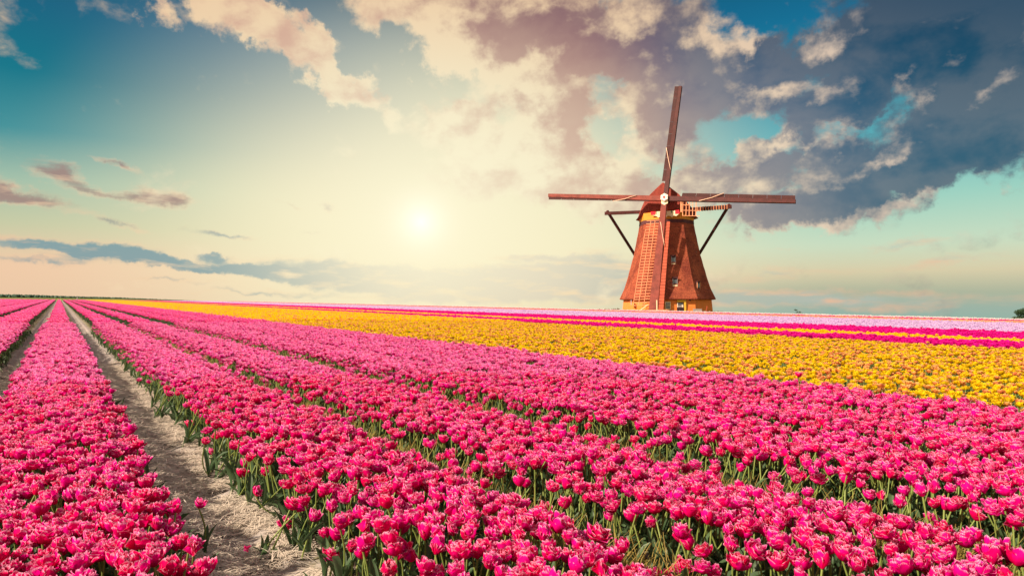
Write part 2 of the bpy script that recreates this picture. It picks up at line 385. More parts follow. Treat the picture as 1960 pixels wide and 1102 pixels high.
g = principled(t, out, (0.10, 0.12, 0.15), 0.08, None); g.inputs['Specular IOR Level'].default_value = 0.8
M['cap_thatch'] = simple('cap_thatch', (0.26, 0.055, 0.042), 0.28, 1.6, 0.95, (1, 1, 0.4), 0.6, 0.08, 0.1)
M['bark'] = simple('bark', (0.055, 0.042, 0.03), 0.3, 3, 0.9)
M['tree_leaf'] = leaf_mat('tree_leaf', (0.018, 0.045, 0.022), (0.045, 0.085, 0.035), 0.15, 0.6)
M['far_leaf'] = simple('far_wood_leaf', (0.05, 0.10, 0.07), 0.35, 0.05, 0.95)
M['hedge_leaf'] = leaf_mat('dry_hedge_leaf', (0.20, 0.11, 0.05), (0.34, 0.18, 0.08), 0.15, 0.8)

# ------------------------------------------------------------------ mesh helpers
def tag(o, label=None, cat=None, group=None, kind=None):
    if label: o['label'] = label
    if cat: o['category'] = cat
    if group: o['group'] = group
    if kind: o['kind'] = kind
    return o
def empty(name, loc=(0, 0, 0)):
    o = bpy.data.objects.new(name, None); o.location = loc; o.empty_display_size = 0.2; C.objects.link(o); return o
def mesh_obj(name, verts, faces, mat, parent=None, smooth=False, uvs=None, link=True, mats=None, midx=None):
    me = bpy.data.meshes.new(name); me.from_pydata([tuple(v) for v in verts], [], [tuple(f) for f in faces])
    if uvs is not None:
        ul = me.uv_layers.new(name='UVMap')
        li = np.empty(len(me.loops), dtype=np.int32); me.loops.foreach_get('vertex_index', li)
        ul.data.foreach_set('uv', np.asarray(uvs, dtype=np.float32)[li].ravel())
    for mm in (mats or [mat]): me.materials.append(mm)
    if midx is not None: me.polygons.foreach_set('material_index', np.asarray(midx, dtype=np.int32))
    if smooth: me.polygons.foreach_set('use_smooth', [True] * len(me.polygons))
    me.update()
    o = bpy.data.objects.new(name, me)
    if link: C.objects.link(o)
    if parent is not None:
        o.parent = parent
        o.matrix_parent_inverse = Matrix.Translation(-Vector(world_loc(parent)))
    return o
def world_loc(o):
    l = Vector(o.location)
    # parents are never rotated or scaled; children meshes are written in world coordinates
    return o.get('_wl', None) or (l if o.parent is None else Vector((0, 0, 0)))
BEV = 0.012
def prism(name, a_ring, b_ring, mat, parent=None, bev=0.0):
    n = len(a_ring); verts = list(a_ring) + list(b_ring)
    faces = [tuple(range(n))[::-1], tuple(range(n, 2 * n))] + [(i, (i + 1) % n, n + (i + 1) % n, n + i) for i in range(n)]
    bm = bmesh.new(); vs = [bm.verts.new(v) for v in verts]
    for f in faces: bm.faces.new([vs[i] for i in f])
    bmesh.ops.recalc_face_normals(bm, faces=bm.faces)
    if bev > 0:
        bmesh.ops.bevel(bm, geom=list(bm.edges), offset=bev, segments=1, affect='EDGES')
    me = bpy.data.meshes.new(name); bm.to_mesh(me); bm.free(); me.materials.append(mat)
    o = bpy.data.objects.new(name, me); C.objects.link(o)
    if parent is not None:
        o.parent = parent
    return o
def beam(name, p, q, wid, thk, mat, parent=None, up=Vector((0, 0, 1)), bev=0.0, wid2=None, thk2=None):
    p, q = Vector(p), Vector(q); d = (q - p).normalized()
    s = d.cross(up)
    if s.length < 1e-4: s = d.cross(Vector((1, 0, 0)))
    s.normalize(); u = s.cross(d).normalized()
    w2 = wid if wid2 is None else wid2; t2 = thk if thk2 is None else thk2
    ra = [p + s * a * wid / 2 + u * b * thk / 2 for a, b in ((-1, -1), (1, -1), (1, 1), (-1, 1))]
    rb = [q + s * a * w2 / 2 + u * b * t2 / 2 for a, b in ((-1, -1), (1, -1), (1, 1), (-1, 1))]
    return prism(name, ra, rb, mat, parent, bev)
def tube(name, pts, r, mat, parent=None, n=6):
    pts = [Vector(p) for p in pts]; verts = []; faces = []
    for i, p in enumerate(pts):
        d = (pts[min(i + 1, len(pts) - 1)] - pts[max(i - 1, 0)]).normalized()
        s = d.cross(Vector((0.1, 0.2, 1))).normalized(); u = s.cross(d)
        for k in range(n):
            a = 2 * math.pi * k / n; verts.append(p + (s * math.cos(a) + u * math.sin(a)) * r)
    for i in range(len(pts) - 1):
        for k in range(n):
            faces.append((i * n + k, i * n + (k + 1) % n, (i + 1) * n + (k + 1) % n, (i + 1) * n + k))
    faces.append(tuple(range(n))[::-1]); faces.append(tuple(range((len(pts) - 1) * n, len(pts) * n)))
    me = bpy.data.meshes.new(name); me.from_pydata([tuple(v) for v in verts], [], faces); me.materials.append(mat)
    me.polygons.foreach_set('use_smooth', [True] * len(me.polygons))
    o = bpy.data.objects.new(name, me); C.objects.link(o)
    if parent is not None: o.parent = parent
    return o

# ------------------------------------------------------------------ the field's own frame: s along the rows, L across them
ROW_AZ = math.atan((113 - 980) / FPX)
RD = np.array([math.sin(ROW_AZ), math.cos(ROW_AZ)]); RN = np.array([RD[1], -RD[0]])
KL = H_TOP / 1.2                    # metres across the rows for one unit of picture slope
BEDS = [  # (L0, L1) of the flower tops, in units of KL
    (-11.4, -9.6), (-9.4, -7.55), (-7.35, -5.65), (-5.35, -3.25), (-2.8, -1.14), (-0.62, 0.64), (1.38, 2.44), (2.86, 4.14), (4.78, 6.10), (6.22, 7.80), (7.88, 9.66)]
PATHS = [(-3.0, 0.2), (-0.88, 0.40), (1.00, 0.40), (2.60, 0.42), (4.45, 0.50)]   # centre, width
FIELD_END = 290.0
EDGE_L = 80.6 * KL
def ground_z(x, y):
    L = np.asarray(x) * RN[0] + np.asarray(y) * RN[1]
    z = -SLOPE * np.asarray(x) - 0.026 * np.maximum(0, L - EDGE_L)      # beyond the field's far edge the land falls away
    return z if np.ndim(z) else float(z)
def fbm(x, y, seed=0.0, o=3):
    v = 0; a = 1; f = 1
    for i in range(o):
        v = v + a * np.sin(x * f * 1.7 + 1.3 * np.sin(y * f * 1.1 + seed + i) + seed * 2.1) * np.cos(y * f * 1.9 + 1.1 * np.sin(x * f * 0.9 + seed * 0.7 - i))
        a *= 0.5; f *= 2.13
    return v / 1.75
def local_relief(x, y):
    L = x * RN[0] + y * RN[1]; s = x * RD[0] + y * RD[1]
    d = np.hypot(x, y); fade = np.clip(1.5 - d / 60.0, 0, 1)
    z = 0.0 * x
    for c0, wd in PATHS[1:3]:
        q = (L - c0 * KL - 0.12) / (0.23)
        z = z - 0.055 * np.exp(-q ** 2) - 0.03 * np.exp(-((L - c0 * KL + 0.02) / 0.06) ** 2) + 0.02 * np.exp(-((L - c0 * KL - 0.20) / 0.05) ** 2)
    z = z + 0.017 * fbm(L * 9, s * 7, 1.0, 4) + 0.008 * fbm(L * 31, s * 27, 4.0, 3)
    return z * fade

# ground: one sheet, fine near the camera and coarse out to the horizon
def graded(a, n):
    k = np.linspace(-1, 1, n)
    return a * np.sign(k) * (np.expm1(np.abs(k) * 10.2) / np.expm1(10.2))
def build_ground():
    def axis(a, b_, st, lo, hi, g=1.055):
        core_ = list(np.arange(a, b_, st)); x = core_[-1]; q = st
        while x < hi: q *= g; x += q; core_.append(x)
        x = core_[0]; q = st; low = []
        while x > lo: q *= g; x -= q; low.append(x)
        return np.array(low[::-1] + core_)
    gs = axis(1.5, 8.5, 0.028, -4200, 4200); gl = axis(-1.6, 4.2, 0.022, -4200, 4200)
    n = len(gs); n2 = len(gl)
    S, Lq = np.meshgrid(gs, gl, indexing='ij')
    X = S * RD[0] + Lq * RN[0]; Y = S * RD[1] + Lq * RN[1]
    Z = ground_z(X, Y) + local_relief(X, Y)
    verts = np.stack([X, Y, Z], -1).reshape(-1, 3)
    I, J = np.meshgrid(np.arange(n - 1), np.arange(n2 - 1), indexing='ij')
    a = (I * n2 + J).ravel(); f = np.stack([a, a + n2, a + n2 + 1, a + 1], -1)
    me = bpy.data.meshes.new('ground')
    me.vertices.add(len(verts)); me.vertices.foreach_set('co', verts.ravel())
    me.loops.add(f.size); me.loops.foreach_set('vertex_index', f.ravel().astype(np.int32))
    me.polygons.add(len(f)); me.polygons.foreach_set('loop_start', (np.arange(len(f)) * 4).astype(np.int32))
    me.polygons.foreach_set('use_smooth', np.ones(len(f), dtype=bool))
    me.update(calc_edges=True)
    at_ = me.attributes.new('meadow', 'FLOAT', 'POINT')
    Lf = Lq.ravel(); Sf = S.ravel()
    mea = ((Lf > 80.2 * KL) | (Lf < -60) | (Sf > FIELD_END) | (Sf < -30)).astype(np.float32)
    at_.data.foreach_set('value', mea)
    aw = me.attributes.new('weeds', 'FLOAT', 'POINT')
    wd = np.ones_like(Lf)
    for c0, ww in PATHS[1:3]: wd = np.minimum(wd, np.clip((np.abs(Lf - c0 * KL - 0.07) - 0.16) / 0.12, 0, 1))
    aw.data.foreach_set('value', wd.astype(np.float32))
    me.materials.append(M['soil'])
    o = bpy.data.objects.new('ground', me); C.objects.link(o)
    tag(o, kind='structure')
build_ground()
# ------------------------------------------------------------------ tulips
def petal_grid(nu, nv, W, Lp, th0, curl, cup, ruf, seed, tip=0.12):
    """one petal growing from the origin: +x outward, z up. th0 = lean from vertical at the base, curl = bend back inwards"""
    r_ = random.Random(seed); vs = []; uv = []
    ph = r_.uniform(0, 6.28)
    x = z = 0.0; pts = []
    for j in range(nv + 1):
        v = j / nv; pts.append((x, z, v)); a = th0 - curl * v
        x += math.sin(a) * Lp / nv; z += math.cos(a) * Lp / nv
    for (x, z, v) in pts:
        a = th0 - curl * v
        wv = W * (0.30 + 0.70 * math.sin(min(1, v * 1.25) * math.pi / 2)) * (1.0 if v < 0.62 else math.sqrt(max(0.05, 1 - ((v - 0.62) / 0.45) ** 2)))
        for i in range(nu + 1):
            u = -1 + 2 * i / nu
            nx, nz = -math.cos(a), math.sin(a)           # inward normal
            c = cup * u * u * wv + ruf * math.sin(u * 4.2 + ph + v * 3) * v * 0.006
            lift = -tip * Lp * 0.5 * (u * u) * (v ** 3)
            vs.append(Vector((x + nx * c + math.sin(a) * lift, u * wv * 0.5, z + nz * c + math.cos(a) * lift)))
            uv.append((i / nu, v))
    fs = [(j * (nu + 1) + i, j * (nu + 1) + i + 1, (j + 1) * (nu + 1) + i + 1, (j + 1) * (nu + 1) + i) for j in range(nv) for i in range(nu)]
    return vs, fs, uv
class Bag:
    def __init__(s): s.v = []; s.f = []; s.uv = []; s.m = []
    def add(s, vs, fs, uv=None, M4=None, mi=0):
        k = len(s.v); s.v += [(M4 @ v) if M4 is not None else v for v in vs]; s.f += [tuple(i + k for i in f) for f in fs]
        s.uv += list(uv) if uv is not None else [(0.5, 0.5)] * len(vs); s.m += [mi] * len(fs)
def bloom(seed, nu, nv, counts, openness, size=1.0, skip_outer=False):
    """petal rings of a double tulip, foot at the origin"""
    r_ = random.Random(seed); b = Bag()
    for ring, n in enumerate(counts):
        if skip_outer and ring == 0: continue
        off = r_.uniform(0, 6.28)
        for k in range(n):
            th = (openness - ring * 0.30) + r_.uniform(-0.14, 0.14)
            Lp = (0.064 - ring * 0.006) * r_.uniform(0.88, 1.12) * size; W = (0.061 - ring * 0.008) * r_.uniform(0.9, 1.12) * size
            vs, fs, uv = petal_grid(nu, nv, W, Lp, th, 1.35 + r_.uniform(-0.2, 0.2) - 0.15 * ring, 0.46, 1.0, r_.random(), 0.5)
            Mz = Matrix.Rotation(off + k * 2 * math.pi / n + r_.uniform(-0.16, 0.16), 4, 'Z') @ Matrix.Translation((0.004, 0, ring * 0.003))
            b.add(vs, fs, uv, Mz)
    return b
def stem_leaf(b, h, seed, nleaf=3, lod=0):
    r_ = random.Random(seed)
    n = 5 if lod == 0 else 3; rr = 0.0042
    segs = 4 if lod == 0 else 1
    bend = Vector((r_.uniform(-.03, .03), r_.uniform(-.03, .03), 0))
    vs = []; fs = []
    for j in range(segs + 1):
        t_ = j / segs; c = bend * (math.sin(t_ * math.pi)) + Vector((0, 0, -h * (1 - t_)))
        for k in range(n): vs.append(c + Vector((math.cos(6.283 * k / n) * rr, math.sin(6.283 * k / n) * rr, 0)))
    for j in range(segs):
        for k in range(n): fs.append((j * n + k, j * n + (k + 1) % n, (j + 1) * n + (k + 1) % n, (j + 1) * n + k))
    b.add(vs, fs, None, None, 1)
    for l in range(nleaf):
        vs, fs, uv = leaf_geo(r_, lod)
        b.add(vs, fs, uv, Matrix.Translation((0, 0, -h)) @ Matrix.Rotation(l * 2.3 + r_.uniform(-.5, .5), 4, 'Z'), 2)
def leaf_geo(r_, lod=0):
    Lf = r_.uniform(0.15, 0.25); W = r_.uniform(0.032, 0.05); a0 = r_.uniform(0.15, 0.45); cu = r_.uniform(0.2, 1.1)
    nv = 5 if lod == 0 else 2; nu = 2
    vs = []; uv = []; x = z = 0
    for j in range(nv + 1):
        v = j / nv; a = a0 + cu * v
        wv = W * (0.35 + 1.5 * v) * (1 - v) ** 0.55 if v < 1 else 0.001
        tw = 0.4 * v
        for i in range(3):
            u = i - 1
            vs.append(Vector((x - math.cos(a) * abs(u) * wv * 0.35, u * wv * 0.5 * math.cos(tw), z + math.sin(a) * abs(u) * wv * 0.35 + u * wv * 0.4 * math.sin(tw)))); uv.append((i / 2, v))
        x += math.sin(a) * Lf / nv; z += math.cos(a) * Lf / nv
    fs = [(j * 3 + i, j * 3 + i + 1, (j + 1) * 3 + i + 1, (j + 1) * 3 + i) for j in range(nv) for i in range(2)]
    return vs, fs, uv

lib = bpy.data.collections.new('sources')          # sources for the scattered masses; not linked into the scene
def lib_collection(name, bags, mats):
    col = bpy.data.collections.new(name)
    for i, b in enumerate(bags):
        o = mesh_obj('%s_%02d' % (name, i), b.v, b.f, None, None, True, b.uv, False, mats, b.m)
        col.objects.link(o)
    return col
def scatter(name, pts, rot, scl, idx, col, label, group=None):
    me = bpy.data.meshes.new(name); me.vertices.add(len(pts)); me.vertices.foreach_set('co', np.ascontiguousarray(pts, dtype=np.float32).ravel())
    a = me.attributes.new('rot', 'FLOAT_VECTOR', 'POINT'); a.data.foreach_set('vector', np.ascontiguousarray(rot, dtype=np.float32).ravel())
    a = me.attributes.new('scl', 'FLOAT', 'POINT'); a.data.foreach_set('value', np.ascontiguousarray(scl, dtype=np.float32))
    a = me.attributes.new('idx', 'INT', 'POINT'); a.data.foreach_set('value', np.ascontiguousarray(idx, dtype=np.int32))
    o = bpy.data.objects.new(name, me); C.objects.link(o)
    g = bpy.data.node_groups.new(name, 'GeometryNodeTree')
    g.interface.new_socket('Geometry', in_out='INPUT', socket_type='NodeSocketGeometry')
    g.interface.new_socket('Geometry', in_out='OUTPUT', socket_type='NodeSocketGeometry')
    N = g.nodes; gi = N.new('NodeGroupInput'); go = N.new('NodeGroupOutput')
    ci = N.new('GeometryNodeCollectionInfo'); ci.inputs['Collection'].default_value = col
    ci.inputs['Separate Children'].default_value = True; ci.inputs['Reset Children'].default_value = True
    ip = N.new('GeometryNodeInstanceOnPoints'); ip.inputs['Pick Instance'].default_value = True
    def attr(nm, ty):
        n_ = N.new('GeometryNodeInputNamedAttribute'); n_.data_type = ty; n_.inputs['Name'].default_value = nm
        return n_.outputs['Attribute']
    g.links.new(gi.outputs[0], ip.inputs['Points']); g.links.new(ci.outputs[0], ip.inputs['Instance'])
    g.links.new(attr('idx', 'INT'), ip.inputs['Instance Index'])
    e2r = N.new('FunctionNodeEulerToRotation'); g.links.new(attr('rot', 'FLOAT_VECTOR'), e2r.inputs[0]); g.links.new(e2r.outputs[0], ip.inputs['Rotation'])
    g.links.new(attr('scl', 'FLOAT'), ip.inputs['Scale'])
    g.links.new(ip.outputs[0], go.inputs[0])
    md = o.modifiers.new('scatter', 'NODES'); md.node_group = g
    tag(o, label, None, group, 'stuff')
    return o

def sl_points(L0, L1, s0, s1, step, jit=0.42, drop=0.1):
    nl = max(1, int(round((L1 - L0) / step))); ns = max(1, int((s1 - s0) / step))
    Lc = L0 + (np.arange(nl) + 0.5) * (L1 - L0) / nl; Sc = s0 + (np.arange(ns) + 0.5) * step
    S, Lq = np.meshgrid(Sc, Lc, indexing='ij'); S = S.ravel(); Lq = Lq.ravel()
    S = S + rng.uniform(-jit, jit, S.size) * step; Lq = Lq + rng.uniform(-jit, jit, S.size) * step
    k = rng.random(S.size) > drop
    return S[k], Lq[k]
def to_xy(S, Lq): return S * RD[0] + Lq * RN[0], S * RD[1] + Lq * RN[1]
TAN = 980 / FPX
def in_view(X, Y, m=1.5, slack=0.10):
    return (Y > -0.5) & (np.abs(X) < Y * (TAN + slack) + m)
def project(X, Y, Z):
    dz = Z - CAM_Z; c, s = math.cos(PITCH), math.sin(PITCH)
    yc = Y * c + dz * s; zc = dz * c - Y * s
    return 980 + FPX * X / yc, 551 - FPX * zc / yc

def bloom_rot(n, lean=0.30):
    r = rng.normal(0, lean, (n, 3)); r[:, 2] = rng.uniform(0, 6.283, n); r[:, :2] = np.clip(r[:, :2], -0.8, 0.8)
    return r
def tops(X, Y):
    return ground_z(X, Y) + TULIP + 0.035 * fbm(X * 1.3, Y * 1.3, 2.0) + rng.normal(0, 0.018, X.size) - 0.045

# variants -------------------------------------------------------------------
HI = []
OPEN = [0.95, 1.15, 0.80, 1.05, 1.25, 0.65, 1.0, 0.88]
for i, o_ in enumerate(OPEN):
    b = bloom(20 + i, 4, 4, (6, 6, 5, 3), o_); stem_leaf(b, 0.31, 90 + i, 3); HI.append(b)
b = bloom(55, 4, 4, (3, 3), 0.36, 0.95); stem_leaf(b, 0.31, 77, 3); HI.append(b)             # one still closed
LO = []
for i in range(6):
    b = bloom(120 + i, 2, 2, (6, 5, 4), 1.0 + 0.08 * (i - 3)); stem_leaf(b, 0.31, 190 + i, 2, 1); LO.append(b)
def patch(seed, n=34, size=0.55, hvar=0.03, scale=1.0, leafy=True, mi_alt=0.0):
    r_ = random.Random(seed); b = Bag()
    k = int(math.sqrt(n)) ; st = size / k
    for a in range(k):
        for c in range(k):
            x = (a + 0.5 + r_.uniform(-.45, .45)) * st - size / 2; y = (c + 0.5 + r_.uniform(-.45, .45)) * st - size / 2
            z = r_.gauss(0, hvar) ; sc_ = scale * r_.uniform(0.8, 1.2)
            off = r_.uniform(0, 6.28)
            for ring, nn in enumerate((5, 3)):
                for q in range(nn):
                    vs, fs, uv = petal_grid(1, 2, 0.060 * sc_, 0.068 * sc_, 0.95 - 0.45 * ring, 0.8, 0.0, 0.0, 1)
                    b.add(vs, fs, uv, Matrix.Translation((x, y, z)) @ Matrix.Rotation(off + q * 6.283 / nn + ring, 4, 'Z'), 3 if (mi_alt and r_.random() < mi_alt and False) else 0)
    if leafy:
        for q in range(26):
            x = r_.uniform(-.5, .5) * size; y = r_.uniform(-.5, .5) * size
            vs, fs, uv = leaf_geo(r_, 1)
            b.add(vs, fs, uv, Matrix.Translation((x, y, -0.31)) @ Matrix.Rotation(r_.uniform(0, 6.28), 4, 'Z'), 2)
    return b
def cols(name, petal, petal_far, seed):
    pm = [M[petal], M['stem'], M['leaf']]; pf = [M[petal_far], M['stem'], M['leaf']]
    return dict(hi=lib_collection(name + '_near', HI, pm), lo=lib_collection(name + '_middle', LO, pf),
                patch=lib_collection(name + '_patch', [patch(seed + i) for i in range(4)], pf))
CP = cols('pink', 'pink', 'pink_far', 300)

NEAR, MID = 9.0, 30.0
FINE = 0.077
# pink beds --------------------------------------------------------------------
pX, pY, pBed = [], [], []
mX, mY = [], []; fX, fY = [], []
edge_lean = []; mEd = []
for bi, (l0, l1) in enumerate(BEDS):
    L0, L1 = l0 * KL + 0.04, l1 * KL - 0.04
    S, Lq = sl_points(L0, L1, -6, 40, FINE, 0.46, 0.03)
    if bi >= 6:       # low heads hanging out on the side that faces the camera
        S2, Lq2 = sl_points(L0 - 0.07, L0 + 0.02, -2, 40, 0.08, 0.5, 0.6 if bi == 6 else 0.45)
        S = np.concatenate([S, S2]); Lq = np.concatenate([Lq, Lq2])
    wob = 0.045 * fbm(S * 2.2, Lq * 0 + bi, bi) ; edg = np.clip(1 - np.minimum(Lq - L0, L1 - Lq) / 0.16, 0, 1) * np.where(Lq - L0 < L1 - Lq, -1, 1)
    push = edg * 0.07 * rng.random(Lq.size) * (0.3 if bi in (5,) else 1.0); X, Y = to_xy(S, Lq + wob + push)
    hole = fbm(X * 2.6, Y * 2.6, 5.0) < -0.80
    d = np.hypot(X, Y); k = in_view(X, Y) & (d < MID) & (Y > 1.2) & ~hole
    X, Y, Lq, d = X[k], Y[k], Lq[k], d[k]
    ed = (np.clip(1 - np.minimum(Lq - L0, L1 - Lq) / 0.16, 0, 1) + 0.6 * (Lq < L0)) * np.where(Lq - L0 < L1 - Lq, -1, 1)
    kk = d < NEAR
    pX.append(X[kk]); pY.append(Y[kk]); pBed.append(np.full(kk.sum(), bi)); edge_lean.append(ed[kk])
    mX.append(X[~kk]); mY.append(Y[~kk]); mEd.append(np.abs(ed[~kk]))
    S, Lq = sl_points(L0 + 0.2, L1 - 0.2, 0, FIELD_END, 0.46, 0.2, 0.0)
    X, Y = to_xy(S, Lq); d = np.hypot(X, Y); k = in_view(X, Y, 4) & (d >= MID - 0.25)
    fX.append(X[k]); fY.append(Y[k])
for l0 in np.arange(-11.6, -62, -2.1):     # more beds far left, seen only as a thin strip
    S, Lq = sl_points((l0 - 1.8) * KL, l0 * KL, 0, FIELD_END, 0.46, 0.2, 0.0)
    X, Y = to_xy(S, Lq); d = np.hypot(X, Y); k = in_view(X, Y, 4) & (d >= 12)
    fX.append(X[k]); fY.append(Y[k])
pX, pY, pBed, edge_lean = map(np.concatenate, (pX, pY, pBed, edge_lean))
mX, mY, fX, fY, mE = map(np.concatenate, (mX, mY, fX, fY, mEd))
pZ = tops(pX, pY) - 0.17 * np.abs(edge_lean) * rng.random(pX.size) ** 1.5
pRot = bloom_rot(pX.size, 0.26)
# heads at a bed's edge lean out over the gap (world direction across the rows)
pScl = rng.uniform(0.88, 1.24, pX.size); pIdx = rng.integers(0, len(OPEN), pX.size); pIdx[rng.random(pX.size) < 0.035] = len(OPEN)
U_, V_ = project(pX, pY, pZ)
vis = (U_ > 4) & (U_ < 1956) & (V_ < 1096) & (V_ > 0)
order = np.argsort(np.where(vis, pY, 1e9)); near_ids = order[:292]
is_near = np.zeros(pX.size, bool); is_near[near_ids] = True
r_ = ~is_near
scatter('pink_tulips_near', np.stack([pX, pY, pZ], -1)[r_], pRot[r_], pScl[r_], pIdx[r_], CP['hi'], 'mass of pink double tulips filling the beds behind the front row')
mZ = tops(mX, mY) - 0.17 * mE * rng.random(mX.size) ** 1.5
scatter('pink_tulips_middle', np.stack([mX, mY, mZ], -1), bloom_rot(mX.size, 0.26), rng.uniform(0.85, 1.2, mX.size), rng.integers(0, len(LO), mX.size), CP['lo'], 'mass of pink tulips in the long beds of the middle field')
fR = np.zeros((fX.size, 3)); fR[:, 2] = rng.integers(0, 4, fX.size) * math.pi / 2 - ROW_AZ
scatter('pink_tulips_far', np.stack([fX, fY, ground_z(fX, fY) + TULIP - 0.045 + 0.02 * fbm(fX * .7, fY * .7, 3.)], -1), fR, rng.uniform(0.95, 1.08, fX.size), rng.integers(0, 4, fX.size), CP['patch'], 'far pink tulips running in stripes to the horizon')

# the 292 nearest pink tulips plus a few odd ones, each a thing with its parts -------------
def near_variant(i, o_, petal):
    inner = bloom(20 + i, 4, 4, (6, 6, 5, 3) if i < len(OPEN) else (3, 3), o_ if i < len(OPEN) else 0.36, 1.0, True)
    head = mesh_obj('flower_head', inner.v, inner.f, M[petal], None, True, inner.uv, False).data
    r2 = random.Random(20 + i); n = 6 if i < len(OPEN) else 3; off = r2.uniform(0, 6.28); pet = []
    for k in range(n):
        th = (o_ if i < len(OPEN) else 0.36) + r2.uniform(-0.16, 0.16)
        vs, fs, uv = petal_grid(4, 4, 0.061 * r2.uniform(.9, 1.12), 0.064 * r2.uniform(.88, 1.12), th, 1.35 + r2.uniform(-.2, .2), 0.46, 1.0, r2.random(), 0.5)
        Mz = Matrix.Rotation(off + k * 2 * math.pi / n, 4, 'Z') @ Matrix.Translation((0.004, 0, 0))
        pet.append(mesh_obj('petal', [Mz @ v for v in vs], fs, M[petal], None, True, uv, False).data)
    return head, pet
NV = [near_variant(i, o_, 'pink') for i, o_ in enumerate(OPEN + [0.36])]
LEAVES = []
for i in range(6):
    vs, fs, uv = leaf_geo(random.Random(500 + i), 0); LEAVES.append(mesh_obj('leaf', vs, fs, M['leaf'], None, True, uv, False).data)
STEM = {}
def stem_mesh(k):
    if k in STEM: return STEM[k]
    r2 = random.Random(700 + k); vs = []; fs = []; bend = Vector((r2.uniform(-.035, .035), r2.uniform(-.035, .035), 0))
    for j in range(6):
        t_ = j / 5; c = bend * math.sin(t_ * math.pi) + Vector((0, 0, t_))
        for q in range(6): vs.append(c + Vector((math.cos(q * 1.0472) * .0043, math.sin(q * 1.0472) * .0043, 0)))
    for j in range(5):
        for q in range(6): fs.append((j * 6 + q, j * 6 + (q + 1) % 6, (j + 1) * 6 + (q + 1) % 6, (j + 1) * 6 + q))
    STEM[k] = mesh_obj('stem', vs, fs, M['stem'], None, True, None, False).data
    return STEM[k]
def ob(name, data, parent, mat):
    o = bpy.data.objects.new(name, data); C.objects.link(o); o.parent = parent; o.matrix_basis = mat; return o
def make_tulip(head, rot, scl, vi, label, group, nleaf=3, foot=None, petals=True, name='tulip', NVs=None, cat='tulip', seed=0):
    r2 = random.Random(seed + 9)
    head = Vector(head)
    if foot is None:
        up = Matrix.Rotation(rot[1], 3, 'Y') @ Matrix.Rotation(rot[0], 3, 'X') @ Vector((0, 0, 1))
        foot = Vector((head.x - up.x * 0.10, head.y - up.y * 0.10, 0))
    foot = Vector(foot); foot.z = ground_z(foot.x, foot.y) - 0.01
    t_ = empty(name, foot); tag(t_, label, cat, group)
    d = head - foot; q = d.to_track_quat('Z', 'Y').to_matrix().to_4x4()
    ob('stem', stem_mesh(seed % 7), t_, q @ Matrix.Diagonal((1, 1, d.length, 1)))
    for l in range(nleaf):
        ob('leaf', LEAVES[r2.randrange(6)], t_, Matrix.Rotation(l * 2.2 + r2.uniform(-.6, .6), 4, 'Z') @ Matrix.Scale(r2.uniform(.85, 1.2), 4))
    hm = Matrix.Translation(d) @ Matrix.Rotation(rot[2], 4, 'Z') @ Matrix.Rotation(rot[1], 4, 'Y') @ Matrix.Rotation(rot[0], 4, 'X') @ Matrix.Scale(scl, 4)
    hd, pet = (NVs or NV)[vi]
    h_ = ob('flower_head', hd, t_, hm)
    if petals:
        for p_ in pet: ob('petal', p_, h_, Matrix.Identity(4))
    return t_
BED_NAME = {4: 'bed left of both tracks', 5: 'bed left of straw path', 6: 'bed right of straw path', 7: 'second bed right of path', 8: 'third bed right of path',
            9: 'fourth bed right of path', 10: 'fifth bed right of path'}
ORD = ['leftmost', 'second from left', 'third from left', 'fourth from left', 'fifth from left', 'sixth from left', 'seventh from left', 'eighth from left', 'ninth from left', 'tenth from left']
base_label = {}
for i in near_ids:
    bi = int(pBed[i]); vi = int(pIdx[i]); sc_ = float(pScl[i]); e_ = float(edge_lean[i]); u_, v_ = project(pX[i], pY[i], pZ[i])
    sz = 'large' if sc_ > 1.12 else ('small' if sc_ < 0.98 else 'mid-sized')
    lk = 'half-closed %s pink bud' if vi == len(OPEN) else ('wide open %s pink tulip' if OPEN[vi] >= 1.05 else ('cupped %s pink tulip' if OPEN[vi] <= 0.88 else 'open %s pink tulip'))
    if v_ > 1030: ps = 'bottom row of '
    elif abs(e_) > 0.45: ps = ('left' if e_ < 0 else 'right') + ' edge of '
    elif v_ > 985: ps = 'front rows of '
    else: ps = 'behind front rows of '
    base_label[int(i)] = (lk % sz) + ', ' + ps + BED_NAME[bi]
same = {}
for i, lb in base_label.items(): same.setdefault(lb, []).append(i)
final_label = {}
for lb, ii in same.items():
    ii = sorted(ii, key=lambda q: project(pX[q], pY[q], pZ[q])[0])
    for k, q in enumerate(ii):
        final_label[q] = lb if len(ii) == 1 else (lb + ', ' + (ORD[k] if k < len(ORD) - 1 and k < len(ii) - 1 else ('rightmost' if k == len(ii) - 1 else 'middle')))
for q in final_label:
    if len(final_label[q].split()) > 15: final_label[q] = final_label[q].replace('behind front rows of', 'back rows of').replace('right of straw path', 'right of path').replace('left of straw path', 'left of path')
for n_, i in enumerate(near_ids):
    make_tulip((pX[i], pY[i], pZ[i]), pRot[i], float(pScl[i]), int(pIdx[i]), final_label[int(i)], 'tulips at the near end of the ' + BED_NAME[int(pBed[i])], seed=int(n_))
def ground_at(x, y, h=0.0):
    d = ray(x, y); lo = 0.5
    # intersection with the plane h above the sloping ground
    t_ = (CAM_Z - h) / (-(d.z + SLOPE * d.x))
    return Vector((0, 0, CAM_Z)) + d * t_
def odd(x, y, h, fx_, fy_, rot, scl, vi, label, **kw):
    hd = ground_at(x, y, h); ft = ground_at(fx_, fy_, 0.0)
    ft = Vector((hd.x + ft.x, hd.y + ft.y, 0))
    return make_tulip(hd, rot, scl, vi, label, None, foot=ft, **kw)
